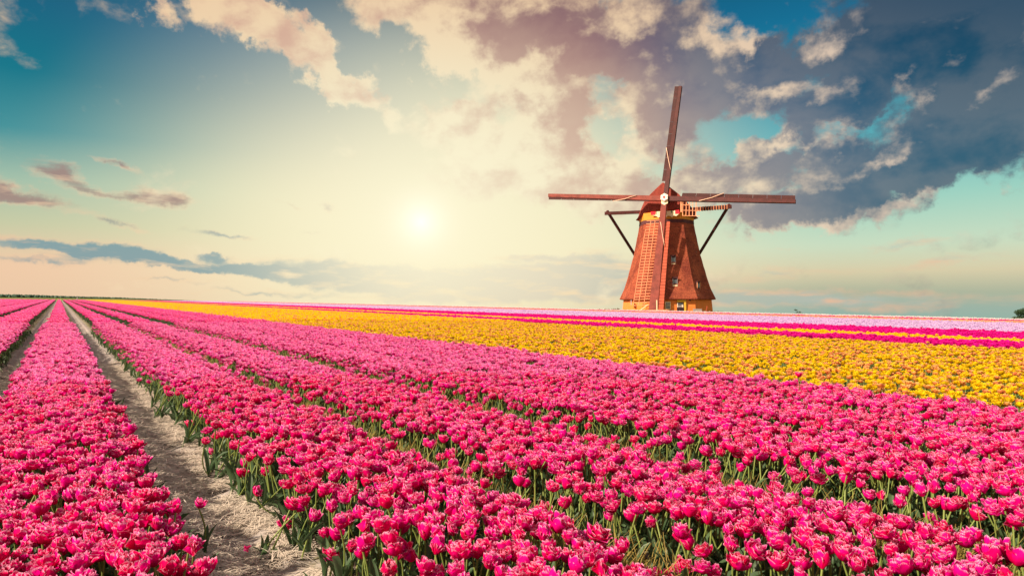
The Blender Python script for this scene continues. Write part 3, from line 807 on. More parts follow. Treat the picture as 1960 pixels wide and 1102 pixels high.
make_tulip(ground_at(486, 942, 0.15), (1.2, 0.1, 1.2), 0.86, 1, 'single pink tulip on a bent stem hanging low over the straw path', None,
           foot=ground_at(548, 985, 0.0), seed=901, nleaf=2)
make_tulip(ground_at(380, 972, 0.26), (0.15, 0.3, 0.4), 0.82, 0, 'lone pink tulip standing out over the left edge of the straw path', None,
           foot=ground_at(392, 1058, 0.0), seed=902, nleaf=3)
make_tulip(ground_at(392, 850, 0.30), (0.2, -0.3, 2.0), 0.9, 3, 'small pink tulip leaning out over the right edge of the path beyond the bent one', None,
           foot=ground_at(398, 905, 0.0), seed=903, nleaf=2)
make_tulip(ground_at(1528, 722, 0.50), (0.05, 0.05, 0.4), 1.05, 0, 'tall pink tulip standing above its neighbours beside the yellow strip', None,
           foot=ground_at(1528, 803, 0.0), seed=904, nleaf=2)
# one head lying on the path
fh = ground_at(476, 1046, 0.03); t_ = empty('fallen_tulip_head', fh); tag(t_, 'small fallen tulip head lying on the bare soil of the straw path', 'fallen flower')
h_ = ob('flower_head', NV[8][0], t_, Matrix.Rotation(1.5, 4, 'X') @ Matrix.Scale(0.7, 4))
for p_ in NV[8][1]: ob('petal', p_, h_, Matrix.Identity(4))
ob('leaf', LEAVES[2], t_, Matrix.Rotation(1.35, 4, 'Y') @ Matrix.Scale(0.35, 4))

# ------------------------------------------------------------------ yellow strip
YL0, YL1 = 9.85 * KL, 24.1 * KL
def yellow_near(seed, lod=0):
    b = bloom(seed, 3 if lod == 0 else 2, 2, (6, 6, 5) if lod == 0 else (6, 5), 1.15, 0.92); stem_leaf(b, 0.36, seed, 2, 1); return b
YV = [yellow_near(400 + i) for i in range(5)]
CY = lib_collection('yellow_bloom', YV, [M['yellow'], M['stem'], M['leaf']])
CO = lib_collection('orange_bloom', YV, [M['orange'], M['stem'], M['leaf']])
def ypatch(seed, n=36):
    return patch(seed, n, 0.62)
CYp = lib_collection('yellow_patch', [ypatch(600 + i) for i in range(4)], [M['yellow'], M['stem'], M['leaf']])
COp = lib_collection('orange_patch', [patch(620 + i, 16, 0.62) for i in range(3)], [M['orange'], M['stem'], M['leaf']])
S, Lq = sl_points(YL0, YL1, -12, 60, 0.116, 0.46, 0.16)
X, Y = to_xy(S, Lq); d = np.hypot(X, Y)
# gaps between plants grow towards the near edge of the strip
k = in_view(X, Y, 1.0, 0.06) & (d < 34) & (fbm(X * 2.2, Y * 2.2, 9.0) > -0.80 + 0.35 * np.clip(1 - (Lq - YL0) / 4, 0, 1))
X, Y = X[k], Y[k]; Z = tops(X, Y) - 0.02
orange = rng.random(X.size) < 0.36 + 0.12 * fbm(X * .9, Y * .9, 8.)
U_, V_ = project(X, Y, Z)
order = np.argsort(np.where((U_ > 3) & (U_ < 1957) & (V_ < 1098), Y, 1e9)); ids = order[:298]
isn = np.zeros(X.size, bool); isn[ids] = True
rotY = bloom_rot(X.size, 0.22); sclY = rng.uniform(0.85, 1.2, X.size); ixY = rng.integers(0, 5, X.size)
k = ~isn & ~orange; scatter('yellow_tulips', np.stack([X, Y, Z], -1)[k], rotY[k], sclY[k], ixY[k], CY, 'mass of yellow tulips filling the broad yellow strip')
k = ~isn & orange; scatter('orange_tulips', np.stack([X, Y, Z], -1)[k], rotY[k], sclY[k], ixY[k], CO, 'orange flushed tulips mixed all through the yellow strip')
def small_variant(b, petal):
    f0 = [i for i, m_ in enumerate(b.m) if m_ == 0]
    used = sorted({v for i in f0 for v in b.f[i]}); mp = {v: j for j, v in enumerate(used)}
    return mesh_obj('flower_head', [b.v[v] for v in used], [tuple(mp[v] for v in b.f[i]) for i in f0], M[petal], None, True, [b.uv[v] for v in used], False).data
YN = [(small_variant(b, 'yellow'), []) for b in YV]; ON = [(small_variant(b, 'orange'), []) for b in YV]
for n_, i in enumerate(ids):
    u_, v_ = project(X[i], Y[i], Z[i]); L_ = X[i] * RN[0] + Y[i] * RN[1]
    zone = 'left of tall pink one' if u_ < 1528 else ('right of tall pink one' if u_ < 1760 else 'near right frame edge')
    dep = 'at near edge of yellow strip' if L_ < YL0 + 0.25 else ('just inside yellow strip' if L_ < YL0 + 0.8 else 'farther inside yellow strip')
    sz = 'large' if sclY[i] > 1.09 else ('small' if sclY[i] < 0.96 else 'mid-sized')
    if orange[i]:
        make_tulip((X[i], Y[i], Z[i]), rotY[i], float(sclY[i]), int(ixY[i]), sz + ' orange-cream tulip ' + dep + ', ' + zone,
                   'orange and cream tulips near the edge of the yellow strip', 1, petals=False, NVs=ON, seed=int(n_))
    else:
        make_tulip((X[i], Y[i], Z[i]), rotY[i], float(sclY[i]), int(ixY[i]), sz + ' clear yellow tulip ' + dep + ', ' + zone,
                   'yellow tulips near the edge of the yellow strip', 1, petals=False, NVs=YN, seed=int(n_))
def strip(name, l0, l1, col, nvar, label, dmin=0, step=0.55, s0=-20, frac=1.0, dz=0.0, s1=FIELD_END):
    S, Lq = sl_points(l0 * KL, l1 * KL, s0, s1, step, 0.25, 1 - frac)
    X, Y = to_xy(S, Lq); d = np.hypot(X, Y); k = in_view(X, Y, 4, 0.08) & (d >= dmin)
    X, Y = X[k], Y[k]; rr = np.zeros((X.size, 3)); rr[:, 2] = rng.uniform(0, 6.283, X.size)
    return scatter(name, np.stack([X, Y, ground_z(X, Y) + TULIP - 0.045 + dz + 0.025 * fbm(X * .8, Y * .8, 6.)], -1), rr, rng.uniform(0.95, 1.1, X.size), rng.integers(0, nvar, X.size), col, label)
strip('yellow_tulips_far', 9.85, 24.1, CYp, 4, 'far part of the broad yellow tulip strip', 33.8)
strip('orange_tulips_far', 9.85, 24.1, COp, 3, 'orange flushed tulips in the far yellow strip', 33.8, 0.75)
pv = {}
for nm in ('magenta', 'lilac', 'white', 'salmon'):
    pv[nm] = lib_collection(nm + '_patch', [patch(700 + i, 36, 0.66) for i in range(4)], [M[nm], M['stem'], M['leaf']])
strip('magenta_tulips', 24.5, 27.2, pv['magenta'], 4, 'narrow magenta tulip strip just behind the broad yellow one', 0, 0.5)
strip('narrow_yellow_tulips', 27.5, 29.9, CYp, 4, 'narrow yellow tulip strip between the two magenta strips', 0, 0.5)
strip('broad_magenta_tulips', 30.2, 38.7, pv['magenta'], 4, 'broad magenta tulip strip in front of the lilac strip', 0, 0.52)
strip('lilac_tulips', 39.2, 62.5, pv['lilac'], 4, 'pale lilac tulip strip across the far field', 0, 0.60)
strip('salmon_tulips', 63.2, 70.5, pv['salmon'], 4, 'thin salmon tulip strip behind the lilac strip', 0, 0.60)
strip('far_magenta_tulips', 70.8, 76.0, pv['magenta'], 4, 'thin dark magenta tulip strip far behind the lilac strip', 0, 0.55)
strip('white_tulips', 76.4, 80.0, pv['white'], 4, 'thin white tulip strip along the far edge of the field', 0, 0.50, dz=0.05)

# ------------------------------------------------------------------ straw on the paths, weeds in the gaps
def blade_bag(seed, Lb, W, bend, n=1, spread=0.0, rise=(0.0, 0.3)):
    r_ = random.Random(seed); b = Bag()
    for i in range(n):
        az_ = r_.uniform(0, 6.28); a = r_.uniform(*rise); L1 = Lb * r_.uniform(0.5, 1.2); x = z = 0; vs = []
        for j in range(4):
            v = j / 3; w_ = W * (1 - 0.75 * v)
            vs += [Vector((x, -w_ / 2, z)), Vector((x, w_ / 2, z))]
            aa = a + bend * v * r_.uniform(.6, 1.3); x += math.sin(aa) * L1 / 3; z += math.cos(aa) * L1 / 3
        fs = [(2 * j, 2 * j + 1, 2 * j + 3, 2 * j + 2) for j in range(3)]
        b.add(vs, fs, None, Matrix.Translation((r_.uniform(-spread, spread), r_.uniform(-spread, spread), 0)) @ Matrix.Rotation(az_, 4, 'Z'))
    return b
CS = lib_collection('straw_wisp', [blade_bag(800 + i, 0.12, 0.0065, 0.22, 12, 0.07, (1.38, 1.60)) for i in range(6)], [M['straw']])
CG = lib_collection('grass_tuft', [blade_bag(820 + i, 0.24, 0.0055, 0.9, 16, 0.04, (0.1, 0.9)) for i in range(6)], [M['grass']])
CL = lib_collection('leaf_tuft', [], [M['leaf']])
for i in range(6):
    b = Bag(); rr_ = random.Random(850 + i)
    for q in range(5):
        vs, fs, uv = leaf_geo(rr_, 0); b.add(vs, fs, uv, Matrix.Translation((rr_.uniform(-.04, .04), rr_.uniform(-.04, .04), -.01)) @ Matrix.Rotation(rr_.uniform(0, 6.28), 4, 'Z'))
    CL.objects.link(mesh_obj('leaf_tuft_%d' % i, b.v, b.f, M['leaf'], None, True, b.uv, False))
def gap_pts(c0, half, step, s1, drop=0.2, off=0.0):
    S, Lq = sl_points(c0 * KL - half + off, c0 * KL + half + off, -2, s1, step, 0.5, drop)
    X, Y = to_xy(S, Lq); k = in_view(X, Y, 1.0) & (Y > 1.0)
    return X[k], Y[k]
xs, ys = [], []
for c0 in (-0.88, 1.02):
    a_, b_ = gap_pts(c0, 0.30, 0.028, 16, 0.35, 0.07); xs.append(a_); ys.append(b_)
a_, b_ = gap_pts(2.58, 0.2, 0.07, 9, 0.4, 0.05); xs.append(a_); ys.append(b_)
X = np.concatenate(xs); Y = np.concatenate(ys)
k = fbm(X * 3.1, Y * 3.1, 11.) > -0.35; X, Y = X[k], Y[k]
rr = rng.normal(0, 0.06, (X.size, 3)); rr[:, 2] = rng.uniform(0, 6.283, X.size)
scatter('straw_litter', np.stack([X, Y, ground_z(X, Y) + local_relief(X, Y) + 0.008 + rng.random(X.size) * 0.014], -1), rr, rng.uniform(0.6, 1.25, X.size), rng.integers(0, 6, X.size), CS, 'pale chopped straw lying on the bare soil paths')
xs, ys = [], []
for c0, half, st, s1 in ((2.58, 0.16, 0.055, 26), (4.45, 0.20, 0.055, 32), (6.15, 0.10, 0.09, 24), (7.82, 0.08, 0.09, 24), (9.72, 0.14, 0.08, 30), (-3.0, 0.16, 0.09, 20)):
    a_, b_ = gap_pts(c0, half, st, s1, 0.25, 0.02); xs.append(a_); ys.append(b_)
X = np.concatenate(xs); Y = np.concatenate(ys)
rr = rng.normal(0, 0.2, (X.size, 3)); rr[:, 2] = rng.uniform(0, 6.283, X.size)
scatter('dry_grass', np.stack([X, Y, ground_z(X, Y) - 0.005], -1), rr, rng.uniform(0.6, 1.25, X.size), rng.integers(0, 6, X.size), CG, 'olive and yellow grass growing in the gaps between beds')
xs, ys = [], []
for (l0, l1) in BEDS[4:10]:
    for e_, sg in ((l0, 1), (l1, -1)):
        S, Lq = sl_points(e_ * KL + sg * 0.05 - 0.07, e_ * KL + sg * 0.05 + 0.07, -1, 12, 0.10, 0.5, 0.85)
        X, Y = to_xy(S, Lq); k = in_view(X, Y, 1.0) & (Y > 1.2); xs.append(X[k]); ys.append(Y[k])
X = np.concatenate(xs); Y = np.concatenate(ys)
rr = rng.normal(0, 0.15, (X.size, 3)); rr[:, 2] = rng.uniform(0, 6.283, X.size)
scatter('tulip_foliage', np.stack([X, Y, ground_z(X, Y)], -1), rr, rng.uniform(0.45, 0.8, X.size), rng.integers(0, 6, X.size), CL, 'broad grey-green tulip leaves spilling from the edges of the beds')
# ------------------------------------------------------------------ windmill
MY = 95.0
base_c = at(1276, 600, MY); MX = base_c.x
MZ0 = ground_z(MX, MY) - 0.1
toc = Vector((-MX, -MY, 0)).normalized(); rgt = Vector((-toc.y, toc.x, 0)) * 1.0
if rgt.x < 0: rgt = -rgt
MC = Vector((MX, MY, 0))
mill = empty('windmill', (MX, MY, MZ0)); tag(mill, 'tall thatched windmill with red-brown sails on a low brick foot beyond the field', 'windmill')
def keep(o, parent):
    """parent o (its mesh is in world space) to parent"""
    o.parent = parent
    o.matrix_parent_inverse = parent_inv(parent)
    return o
PINV = {}
def parent_inv(p):
    if p.name in PINV: return PINV[p.name]
    m_ = Matrix.Translation(-Vector(p.location)) if p.parent is None else Matrix.Identity(4)
    PINV[p.name] = m_; return m_
def part(o, parent=mill): return keep(o, parent)
mpp = MY / FPX
PROF = [(424, 50.3), (430, 50.6), (442, 53.0), (461, 56.8), (488, 62.2), (514, 69.3), (540, 76.5), (553, 81.0), (563, 85.5), (571.8, 90.0)]
def pz(y): return at(1276, y, MY).z
ANG = [R(-8 + 45 * k) for k in range(8)]
def corner(a, r): return MC + toc * (math.cos(a) * r) + rgt * (math.sin(a) * r)
def circ(hw): return hw * mpp / math.sin(R(82))
def octa(name, rows, mat, sub=1, cap=True, parent=mill, smooth=False):
    verts = []; faces = []; n = 8 * sub
    for z, r in rows:
        for k in range(8):
            a, b_ = corner(ANG[k], r), corner(ANG[(k + 1) % 8], r)
            for j in range(sub):
                p = a.lerp(b_, j / sub); verts.append(Vector((p.x, p.y, z)))
    for i in range(len(rows) - 1):
        for k in range(n): faces.append((i * n + k, i * n + (k + 1) % n, (i + 1) * n + (k + 1) % n, (i + 1) * n + k))
    if cap: faces.append(tuple(range(n))); faces.append(tuple(range((len(rows) - 1) * n, len(rows) * n)))
    bm = bmesh.new(); vs = [bm.verts.new(v) for v in verts]
    for f in faces: bm.faces.new([vs[i] for i in f])
    bmesh.ops.recalc_face_normals(bm, faces=bm.faces)
    me = bpy.data.meshes.new(name); bm.to_mesh(me); bm.free(); me.materials.append(mat)
    if smooth: me.polygons.foreach_set('use_smooth', [True] * len(me.polygons))
    o = bpy.data.objects.new(name, me); C.objects.link(o)
    return part(o, parent)
def prof_r(y):
    ys_ = [p[0] for p in PROF]; return float(np.interp(y, ys_, [circ(p[1]) for p in PROF]))
rows = []
for y in np.linspace(424, 571.8, 34): rows.append((pz(y), prof_r(y) + 0.012 * math.sin(y * 1.7)))
zb = rows[-1][0]
rows = rows + [(zb - 0.10, rows[-1][1] - 0.04), (zb - 0.16, circ(84))]
octa('thatched_body', rows, M['thatch'], 4)
zf = MZ0 - 0.3
octa('brick_base', [(zf, circ(85.5)), (MZ0 + 0.0, circ(85.0)), (zb + 0.05, circ(82))], M['brick'], 1)
octa('dark_band', [(pz(431.5), circ(51.6)), (pz(424.5), circ(50.9))], M['darkband'], 1)
octa('curb_ring', [(pz(424.6), circ(49.4)), (pz(424.6), circ(51.2)), (pz(411), circ(51.0)), (pz(411), circ(49.4))], M['curb'], 2)

# facet frame: facet index 0 is between corners -8 and 37 degrees
def facet(fi, x, y, base=False, out=0.0):
    th = ANG[fi] + R(22.5)
    nrm = toc * math.cos(th) + rgt * math.sin(th)
    Y = MY - 6
    for _ in range(25):
        p = at(x, y, Y)
        if base: ap = float(np.interp(y, [571, 602], [circ(82), circ(85)])) * math.cos(R(22.5))
        else: ap = prof_r(y) * math.cos(R(22.5))
        dd = (p - MC).dot(nrm) - (ap + out)
        dr = ray(x, y); dr = dr / dr.y
        Y -= dd / nrm.dot(dr) * 0.9
    tan_ = Vector((-nrm.y, nrm.x, 0)); 
    if tan_.dot(rgt) < 0: tan_ = -tan_
    return at(x, y, Y), nrm, tan_
def box_c(name, c, ex, ey, ez, hx, hy, hz, mat, parent, bev=0.0):
    ring = lambda s: [c + ex * a * hx + ez * b_ * hz + ey * s * hy for a, b_ in ((-1, -1), (1, -1), (1, 1), (-1, 1))]
    return keep(prism(name, ring(-1), ring(1), mat, None, bev), parent)
UP = Vector((0, 0, 1))
def thatch_window(fi, x0, y0, x1, y1, sill=True, slant=False, label=None):
    xm = (x0 + x1) / 2; cb, nrm, tan_ = facet(fi, xm, y1); ct, _, _ = facet(fi, xm, y0)
    hw = (x1 - x0) / 2 * mpp / max(0.5, abs(tan_.dot(rgt)))
    h = (ct.z - cb.z); d0 = (cb - MC).dot(nrm); d1 = (ct - MC).dot(nrm)
    # a small upright dormer: reveal box from the facet's foot up, lintel of thatch above
    mid = Vector((cb.x, cb.y, 0)) + UP * (cb.z + h * 0.5)
    mid = mid - nrm * ((d0 - d1) * 0.30)
    w_ = box_c('window', mid - nrm * 0.25, tan_, nrm, UP, hw, 0.25, h * 0.5, M['darkp'], mill)
    if label: w_['label'] = label
    for s in (-1, 1): box_c('frame_post', mid + tan_ * s * (hw - 0.03) + nrm * 0.012, tan_, nrm, UP, 0.035, 0.035, h * 0.5, M['greyp'] if not slant else M['lath'], w_)
    box_c('pane', mid + UP * h * 0.12 + nrm * 0.02, tan_, nrm, UP, hw - 0.07, 0.012, h * 0.20, M['glass'], w_)
    box_c('lintel', mid + UP * (h * 0.5 + 0.05) + nrm * 0.05, tan_, nrm, UP, hw + 0.09, 0.09, 0.06, M['darkband'], w_)
    if sill: box_c('sill_box', mid - UP * h * 0.36 + nrm * 0.03, tan_, nrm, UP, hw * 0.94, 0.06, h * 0.15, M['cream'], w_)
    return w_
thatch_window(0, 1285.4, 490, 1293.6, 509.5)
thatch_window(0, 1288.2, 532, 1296.8, 550.5)
thatch_window(1, 1336.0, 540, 1341.5, 557, False, True, 'narrow window seen side-on in the right facet')

# foot of the mill: square window and the door with its yellow surround
def base_box(name, x0, y0, x1, y1, out, thick, mat, parent, fi=0):
    cc, nrm, tan_ = facet(fi, (x0 + x1) / 2, (y0 + y1) / 2, True)
    a, _, _ = facet(fi, x0, (y0 + y1) / 2, True); b_, _, _ = facet(fi, x1, (y0 + y1) / 2, True)
    hw = (b_ - a).length / 2; hz = (at(980, y0, cc.y).z - at(980, y1, cc.y).z) / 2
    return box_c(name, cc + nrm * (out), tan_, nrm, UP, hw, thick / 2, hz, mat, parent)
w_ = base_box('window', 1273.6, 578, 1282.8, 591, 0.03, 0.08, M['greyp'], mill)
base_box('pane', 1275.4, 580, 1281.0, 589.2, 0.075, 0.02, M['glass'], w_)
for (a, b_, c_, d_) in ((1273.2, 577.4, 1283.2, 578.6), (1273.2, 590.4, 1283.2, 591.6), (1273.2, 578.6, 1274.2, 590.4), (1282.2, 578.6, 1283.2, 590.4), (1277.9, 580, 1278.4, 589), (1275.4, 584.3, 1281, 584.8)):
    base_box('glazing_bar', a, b_, c_, d_, 0.10, 0.05, M['cream'], w_)
dr = base_box('door', 1295.6, 588.2, 1308.6, 603, 0.06, 0.08, M['darkp'], mill)
base_box('upper_leaf', 1295.6, 578.4, 1308.6, 588.0, 0.04, 0.05, M['darkp'], dr)
base_box('pane', 1297.8, 584.2, 1304.0, 587.8, 0.09, 0.03, M['greyp'], dr)
base_box('white_panel', 1295.8, 580.0, 1297.3, 588.0, 0.09, 0.04, M['whitep'], dr)
base_box('white_panel', 1304.4, 583.2, 1307.4, 587.8, 0.09, 0.04, M['whitep'], dr)
for xx in (1298.4, 1301.2, 1304.3): base_box('pane', xx, 580.2, xx + 2.4, 583.2, 0.09, 0.02, M['glass'], dr)
sur = base_box('door_surround', 1295.2, 570.6, 1312.6, 578.0, 0.10, 0.16, M['yellow_paint'], mill)
base_box('jamb', 1309.2, 578.0, 1312.6, 603, 0.08, 0.14, M['yellow_paint'], sur)
# five dark characters over the door
def glyph(x0, x1, kind):
    y0, y1 = 572.0, 574.6; q = (x1 - x0)
    segs = [(x0, y0, x0 + q * .34, y1), (x1 - q * .34, y0, x1, y1), (x0, (y0 + y1) / 2 - .4, x1, (y0 + y1) / 2 + .4)] if kind == 'H' else \
           ([(x0, y0, x1, y0 + .7), (x0, y1 - .7, x1, y1), (x0, y0, x0 + q * .34, y1), (x1 - q * .34, y0, x1, y1)] if kind == 'O' else [(x0, y0, x0 + q * .4, y1)])
    for i, (a, b_, c_, d_) in enumerate(segs): base_box('letter', a, b_, c_, d_, 0.190 + 0.002 * i, 0.02, M['darkp'], sur)
for x0, kd in ((1296.9, 'H'), (1300.1, 'O'), (1303.2, 'H'), (1306.2, 'H'), (1309.2, 'I')): glyph(x0, x0 + 1.8, kd)
lm = base_box('wall_lamp', 1319.2, 572.4, 1321.6, 575.6, 0.10, 0.18, M['darkp'], mill)
base_box('wall_plate', 1207.8, 574.0, 1209.2, 583.5, 0.02, 0.05, M['greyp'], mill, 6)

# cap ------------------------------------------------------------------------
YAW, TILT = R(14), R(9)
vaz = math.atan2(toc.x, toc.y)
fdir = (toc * math.cos(YAW) - rgt * math.sin(YAW)).normalized()          # shaft points to the left of the camera
crt = Vector((-fdir.y, fdir.x, 0)); crt = crt if crt.dot(rgt) > 0 else -crt
def cap_section(a, he, ze, hs, zs, hk, zk, za, rnd=0.0, off=0.0):
    """half section: eave, shoulder, knee, apex"""
    c0 = MC + fdir * a + crt * off
    pts = []
    half = [(he, ze), (he * 0.93, ze + 0.30), ((he + hs) / 2 * 1.0, (ze + zs) / 2 + 0.15), (hs, zs), ((hs + hk) / 2 + .05, (zs + zk) / 2 + .05), (hk, zk), (hk * 0.45, (zk + za) / 2 + 0.12), (0, za)]
    for h, z in half: pts.append(c0 - crt * h + UP * z)
    for h, z in half[-2::-1]: pts.append(c0 + crt * h + UP * z)
    return pts
zE, zS, zK, zA = pz(419.5), pz(393), pz(379), pz(355)
cx_off = 0.0
secs = [cap_section(3.15, 2.15, pz(407), 2.30, pz(386), 2.05, pz(380), pz(357), 0, 0.45),
        cap_section(2.0, 3.35, pz(415), 2.65, pz(390), 2.1, pz(379), pz(354)),
        cap_section(0.4, 4.25, pz(419), 3.05, pz(392), 2.1, pz(378), pz(353)),
        cap_section(-1.4, 4.15, pz(419), 2.9, pz(392), 1.9, pz(379), pz(356)),
        cap_section(-3.0, 3.1, pz(419), 2.1, pz(395), 1.3, pz(384), pz(366)),
        cap_section(-4.2, 1.4, pz(416), 1.0, pz(400), 0.6, pz(393), pz(384))]
n = len(secs[0]); verts = [p for s in secs for p in s]
faces = [(i * n + k, i * n + k + 1, (i + 1) * n + k + 1, (i + 1) * n + k) for i in range(len(secs) - 1) for k in range(n - 1)]
faces += [(i * n + n - 1, i * n, (i + 1) * n, (i + 1) * n + n - 1) for i in range(len(secs) - 1)]
faces += [tuple(range(n)), tuple(range((len(secs) - 1) * n, len(secs) * n))]
bm = bmesh.new(); vs = [bm.verts.new(v) for v in verts]
for f in faces: bm.faces.new([vs[i] for i in f])
bmesh.ops.recalc_face_normals(bm, faces=bm.faces)
me = bpy.data.meshes.new('cap'); bm.to_mesh(me); bm.free(); me.materials.append(M['cap_thatch'])
cap = bpy.data.objects.new('cap', me); C.objects.link(cap); part(cap)
cap.name = 'cap'
ov = [fdir * 3.17 + MC]
# sail plane -------------------------------------------------------------------
nS = (fdir * math.cos(TILT) + UP * math.sin(TILT)).normalized()
HUB = at(1272.3, 378.6, MY - 4.6)
def onp(x, y, off=0.0, tw=0.0):
    o_ = Vector((0, 0, CAM_Z)); d = ray(x, y); p0 = HUB + nS * off
    return o_ + d * ((p0 - o_).dot(nS) / d.dot(nS))
def slab(name, pix, off, thick, mat, parent, bev=0.0):
    a = [onp(x, y, off) for x, y in pix]; b_ = [p - nS * thick for p in a]
    return keep(prism(name, a, b_, mat, None, bev), parent)
def spoint(p): return onp(*p)
def lerp2(a, b_, t_): return (a[0] + (b_[0] - a[0]) * t_, a[1] + (b_[1] - a[1]) * t_)
def make_sail(stock_px, boards, nboard, mat_b, rope, label, ms='stock'):
    """stock_px: 4 pixel corners from hub to tip; boards: (inner a, inner b, outer b, outer a)"""
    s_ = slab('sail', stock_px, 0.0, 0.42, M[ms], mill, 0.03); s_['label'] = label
    ia, ib, ob_, oa = boards
    for k in range(nboard):
        t0, t1 = k / nboard + 0.0015, (k + 1) / nboard - 0.0015
        r1 = random.Random(k + nboard * 13)
        j = r1.uniform(-.02, .02)
        slab('wind_board', [lerp2(ia, oa, t0), lerp2(ib, ob_, t0), lerp2(ib, ob_, t1), lerp2(ia, oa, t1)], -0.10 + j, 0.05, mat_b, s_)
    if rope:
        a, b_ = rope; pa, pb = onp(*a, 0.10), onp(*b_, 0.10)
        mid = pa.lerp(pb, 0.5) - UP * 0.10
        keep(tube('rope', [pa, pa.lerp(mid, .5), mid, mid.lerp(pb, .5) + UP * 0.02, pb], 0.045, M['rope'], None), s_)
    return s_
# right
sR = make_sail([(1272, 374.5), (1272, 384.2), (1523, 388.6), (1523, 381.4)], ((1306, 369.3), (1304, 377.6), (1522.4, 382.2), (1522.4, 374.3)), 8, M['board'], ((1338, 384.5), (1386, 369.5)), 'right-hand sail, its lattice kept only beside the cap')
# left
sL = make_sail([(1272, 384.2), (1272, 374.5), (1049, 370.6), (1049, 377.0)], ((1243, 385.4), (1240, 381), (1050, 376.0), (1050, 381.8)), 8, M['board'], ((1173, 385), (1218, 374)), 'left-hand sail with bare stock and narrow boards', 'stock_lit')
# top
sT = make_sail([(1268.4, 379), (1277.2, 379), (1305.0, 164.6), (1298.6, 164.6)], ((1267.0, 347), (1273.2, 347), (1298.4, 165.4), (1291.6, 165.4)), 8, M['board'], ((1275.4, 283), (1283.5, 325)), 'upright sail with boards on its left side')
# bottom
sB = make_sail([(1266.6, 379), (1276.6, 379), (1258.6, 598), (1240.5, 598)], ((1276.5, 424), (1282.4, 424), (1269.5, 594), (1258.8, 594)), 28, M['board_warm'], ((1264.5, 425), (1271.5, 470)), 'lower sail with full pale lattice hanging over the mill door side', 'stock_lit')
# the bottom sail's lattice
def bar(name, p, q, off, wd, parent, mat=None):
    a, b_ = onp(*p, off), onp(*q, off)
    return keep(beam(name, a, b_, wd, wd * 0.8, mat or M['lath'], None, nS), parent)
def sl_in(y): return np.interp(y, [379, 598], [1267.2, 1241.5])
def sl_out(y): return np.interp(y, [410, 468, 571, 590], [1240.0, 1231.0, 1214.0, 1210.8])
for k in range(30):
    y = 421.5 + k * 5.58
    bar('lattice_bar', (sl_in(y) + 2, y), (sl_out(y) - 0.4, y + 2.2 * 0.6), -0.22, 0.060, sB)
for f_ in (0.0, 0.33, 0.66):
    xa = lambda y: sl_out(y) + (sl_in(y) - sl_out(y)) * f_
    ya = 440 if f_ == 0 else 421.5
    bar('lattice_rail', (xa(ya), ya), (xa(584), 584), -0.16, 0.055, sB)
# remains of the right sail's lattice
for k, (xb, xt) in enumerate(((1306.5, 1305.0), (1312.8, 1311.6), (1319.0, 1317.4), (1325.4, 1324.0), (1331.8, 1330.4))):
    bar('lattice_bar', (xt + 2.2, 384.0), (xb, 413.2), -0.22, 0.075, sR)
bar('lattice_bar', (1303.6, 383), (1303.8, 406), -0.22, 0.14, sR)
bar('lattice_rail', (1304, 392.4), (1325, 392.8), -0.16, 0.055, sR)
bar('lattice_rail', (1304, 402.6), (1342, 403.2), -0.16, 0.055, sR)
bar('lattice_rail', (1306, 412.6), (1339, 413.6), -0.16, 0.055, sR)
bar('lattice_rail', (1312, 394.0), (1323.5, 388.0), -0.12, 0.05, sR)

# canister: the cream hexagon at the crossing
def hexring(c, ax, r, rot=0.0, n=6):
    s_ = ax.cross(UP).normalized(); u_ = s_.cross(ax).normalized()
    return [c + (s_ * math.sin(2 * math.pi * k / n + rot) + u_ * math.cos(2 * math.pi * k / n + rot)) * r for k in range(n)]
hub = part(prism('hub', hexring(HUB + nS * 0.32, nS, 0.56), hexring(HUB - nS * 0.3, nS, 0.50), M['whitep'], None, 0.03))
keep(prism('hub_pin', hexring(HUB + nS * 0.36, nS, 0.16, 0, 12), hexring(HUB + nS * 0.2, nS, 0.16, 0, 12), M['redp'], None), hub)
for k in range(6):
    a = 2 * math.pi * (k + .5) / 6; s_ = nS.cross(UP).normalized(); u_ = s_.cross(nS)
    c_ = HUB + nS * 0.345 + (s_ * math.sin(a) + u_ * math.cos(a)) * 0.38
    keep(prism('hub_bolt', hexring(c_, nS, 0.045, 0, 6), hexring(c_ - nS * 0.05, nS, 0.045, 0, 6), M['darkp'], None), hub)
lowc = HUB - UP * 0.52 + nS * 0.10
keep(prism('hub_flange', hexring(lowc, nS, 0.50), hexring(lowc - nS * 0.35, nS, 0.46), M['cream'], None, 0.02), hub)
part(prism('windshaft', hexring(HUB - nS * 0.3, nS, 0.42, 0, 12), hexring(HUB - nS * 3.2, nS, 0.40, 0, 12), M['stock'], None))

# beard: the painted board under the cap's front
def beardpt(x, y, off=0.0):
    o_ = Vector((0, 0, CAM_Z)); d = ray(x, y); p0 = MC + fdir * (3.75 + off)
    return o_ + d * ((p0 - o_).dot(fdir) / d.dot(fdir))
def bslab(name, pix, off, thick, mat, parent):
    a = [beardpt(x, y, off) for x, y in pix]; b_ = [p - fdir * thick for p in a]
    return keep(prism(name, a, b_, mat, None), parent)
sc_pts = [(1246.5, 405.8), (1300.5, 402.6), (1299.5, 409.3)]
def arc(x0, x1, y0, y1, dip, n=5):
    return [(x0 + (x1 - x0) * k / n, y0 + (y1 - y0) * k / n - dip * math.sin(math.pi * k / n)) for k in range(1, n + 1)]
sc_pts += [(1294, 413.6)] + arc(1294, 1286, 413.6, 415.8, 2.2) + arc(1286, 1274, 415.8, 416.2, 3.4) + arc(1274, 1260, 416.2, 416.8, 3.0) + arc(1260, 1252.5, 416.8, 413.2, 1.6) + [(1246.8, 411.4)]
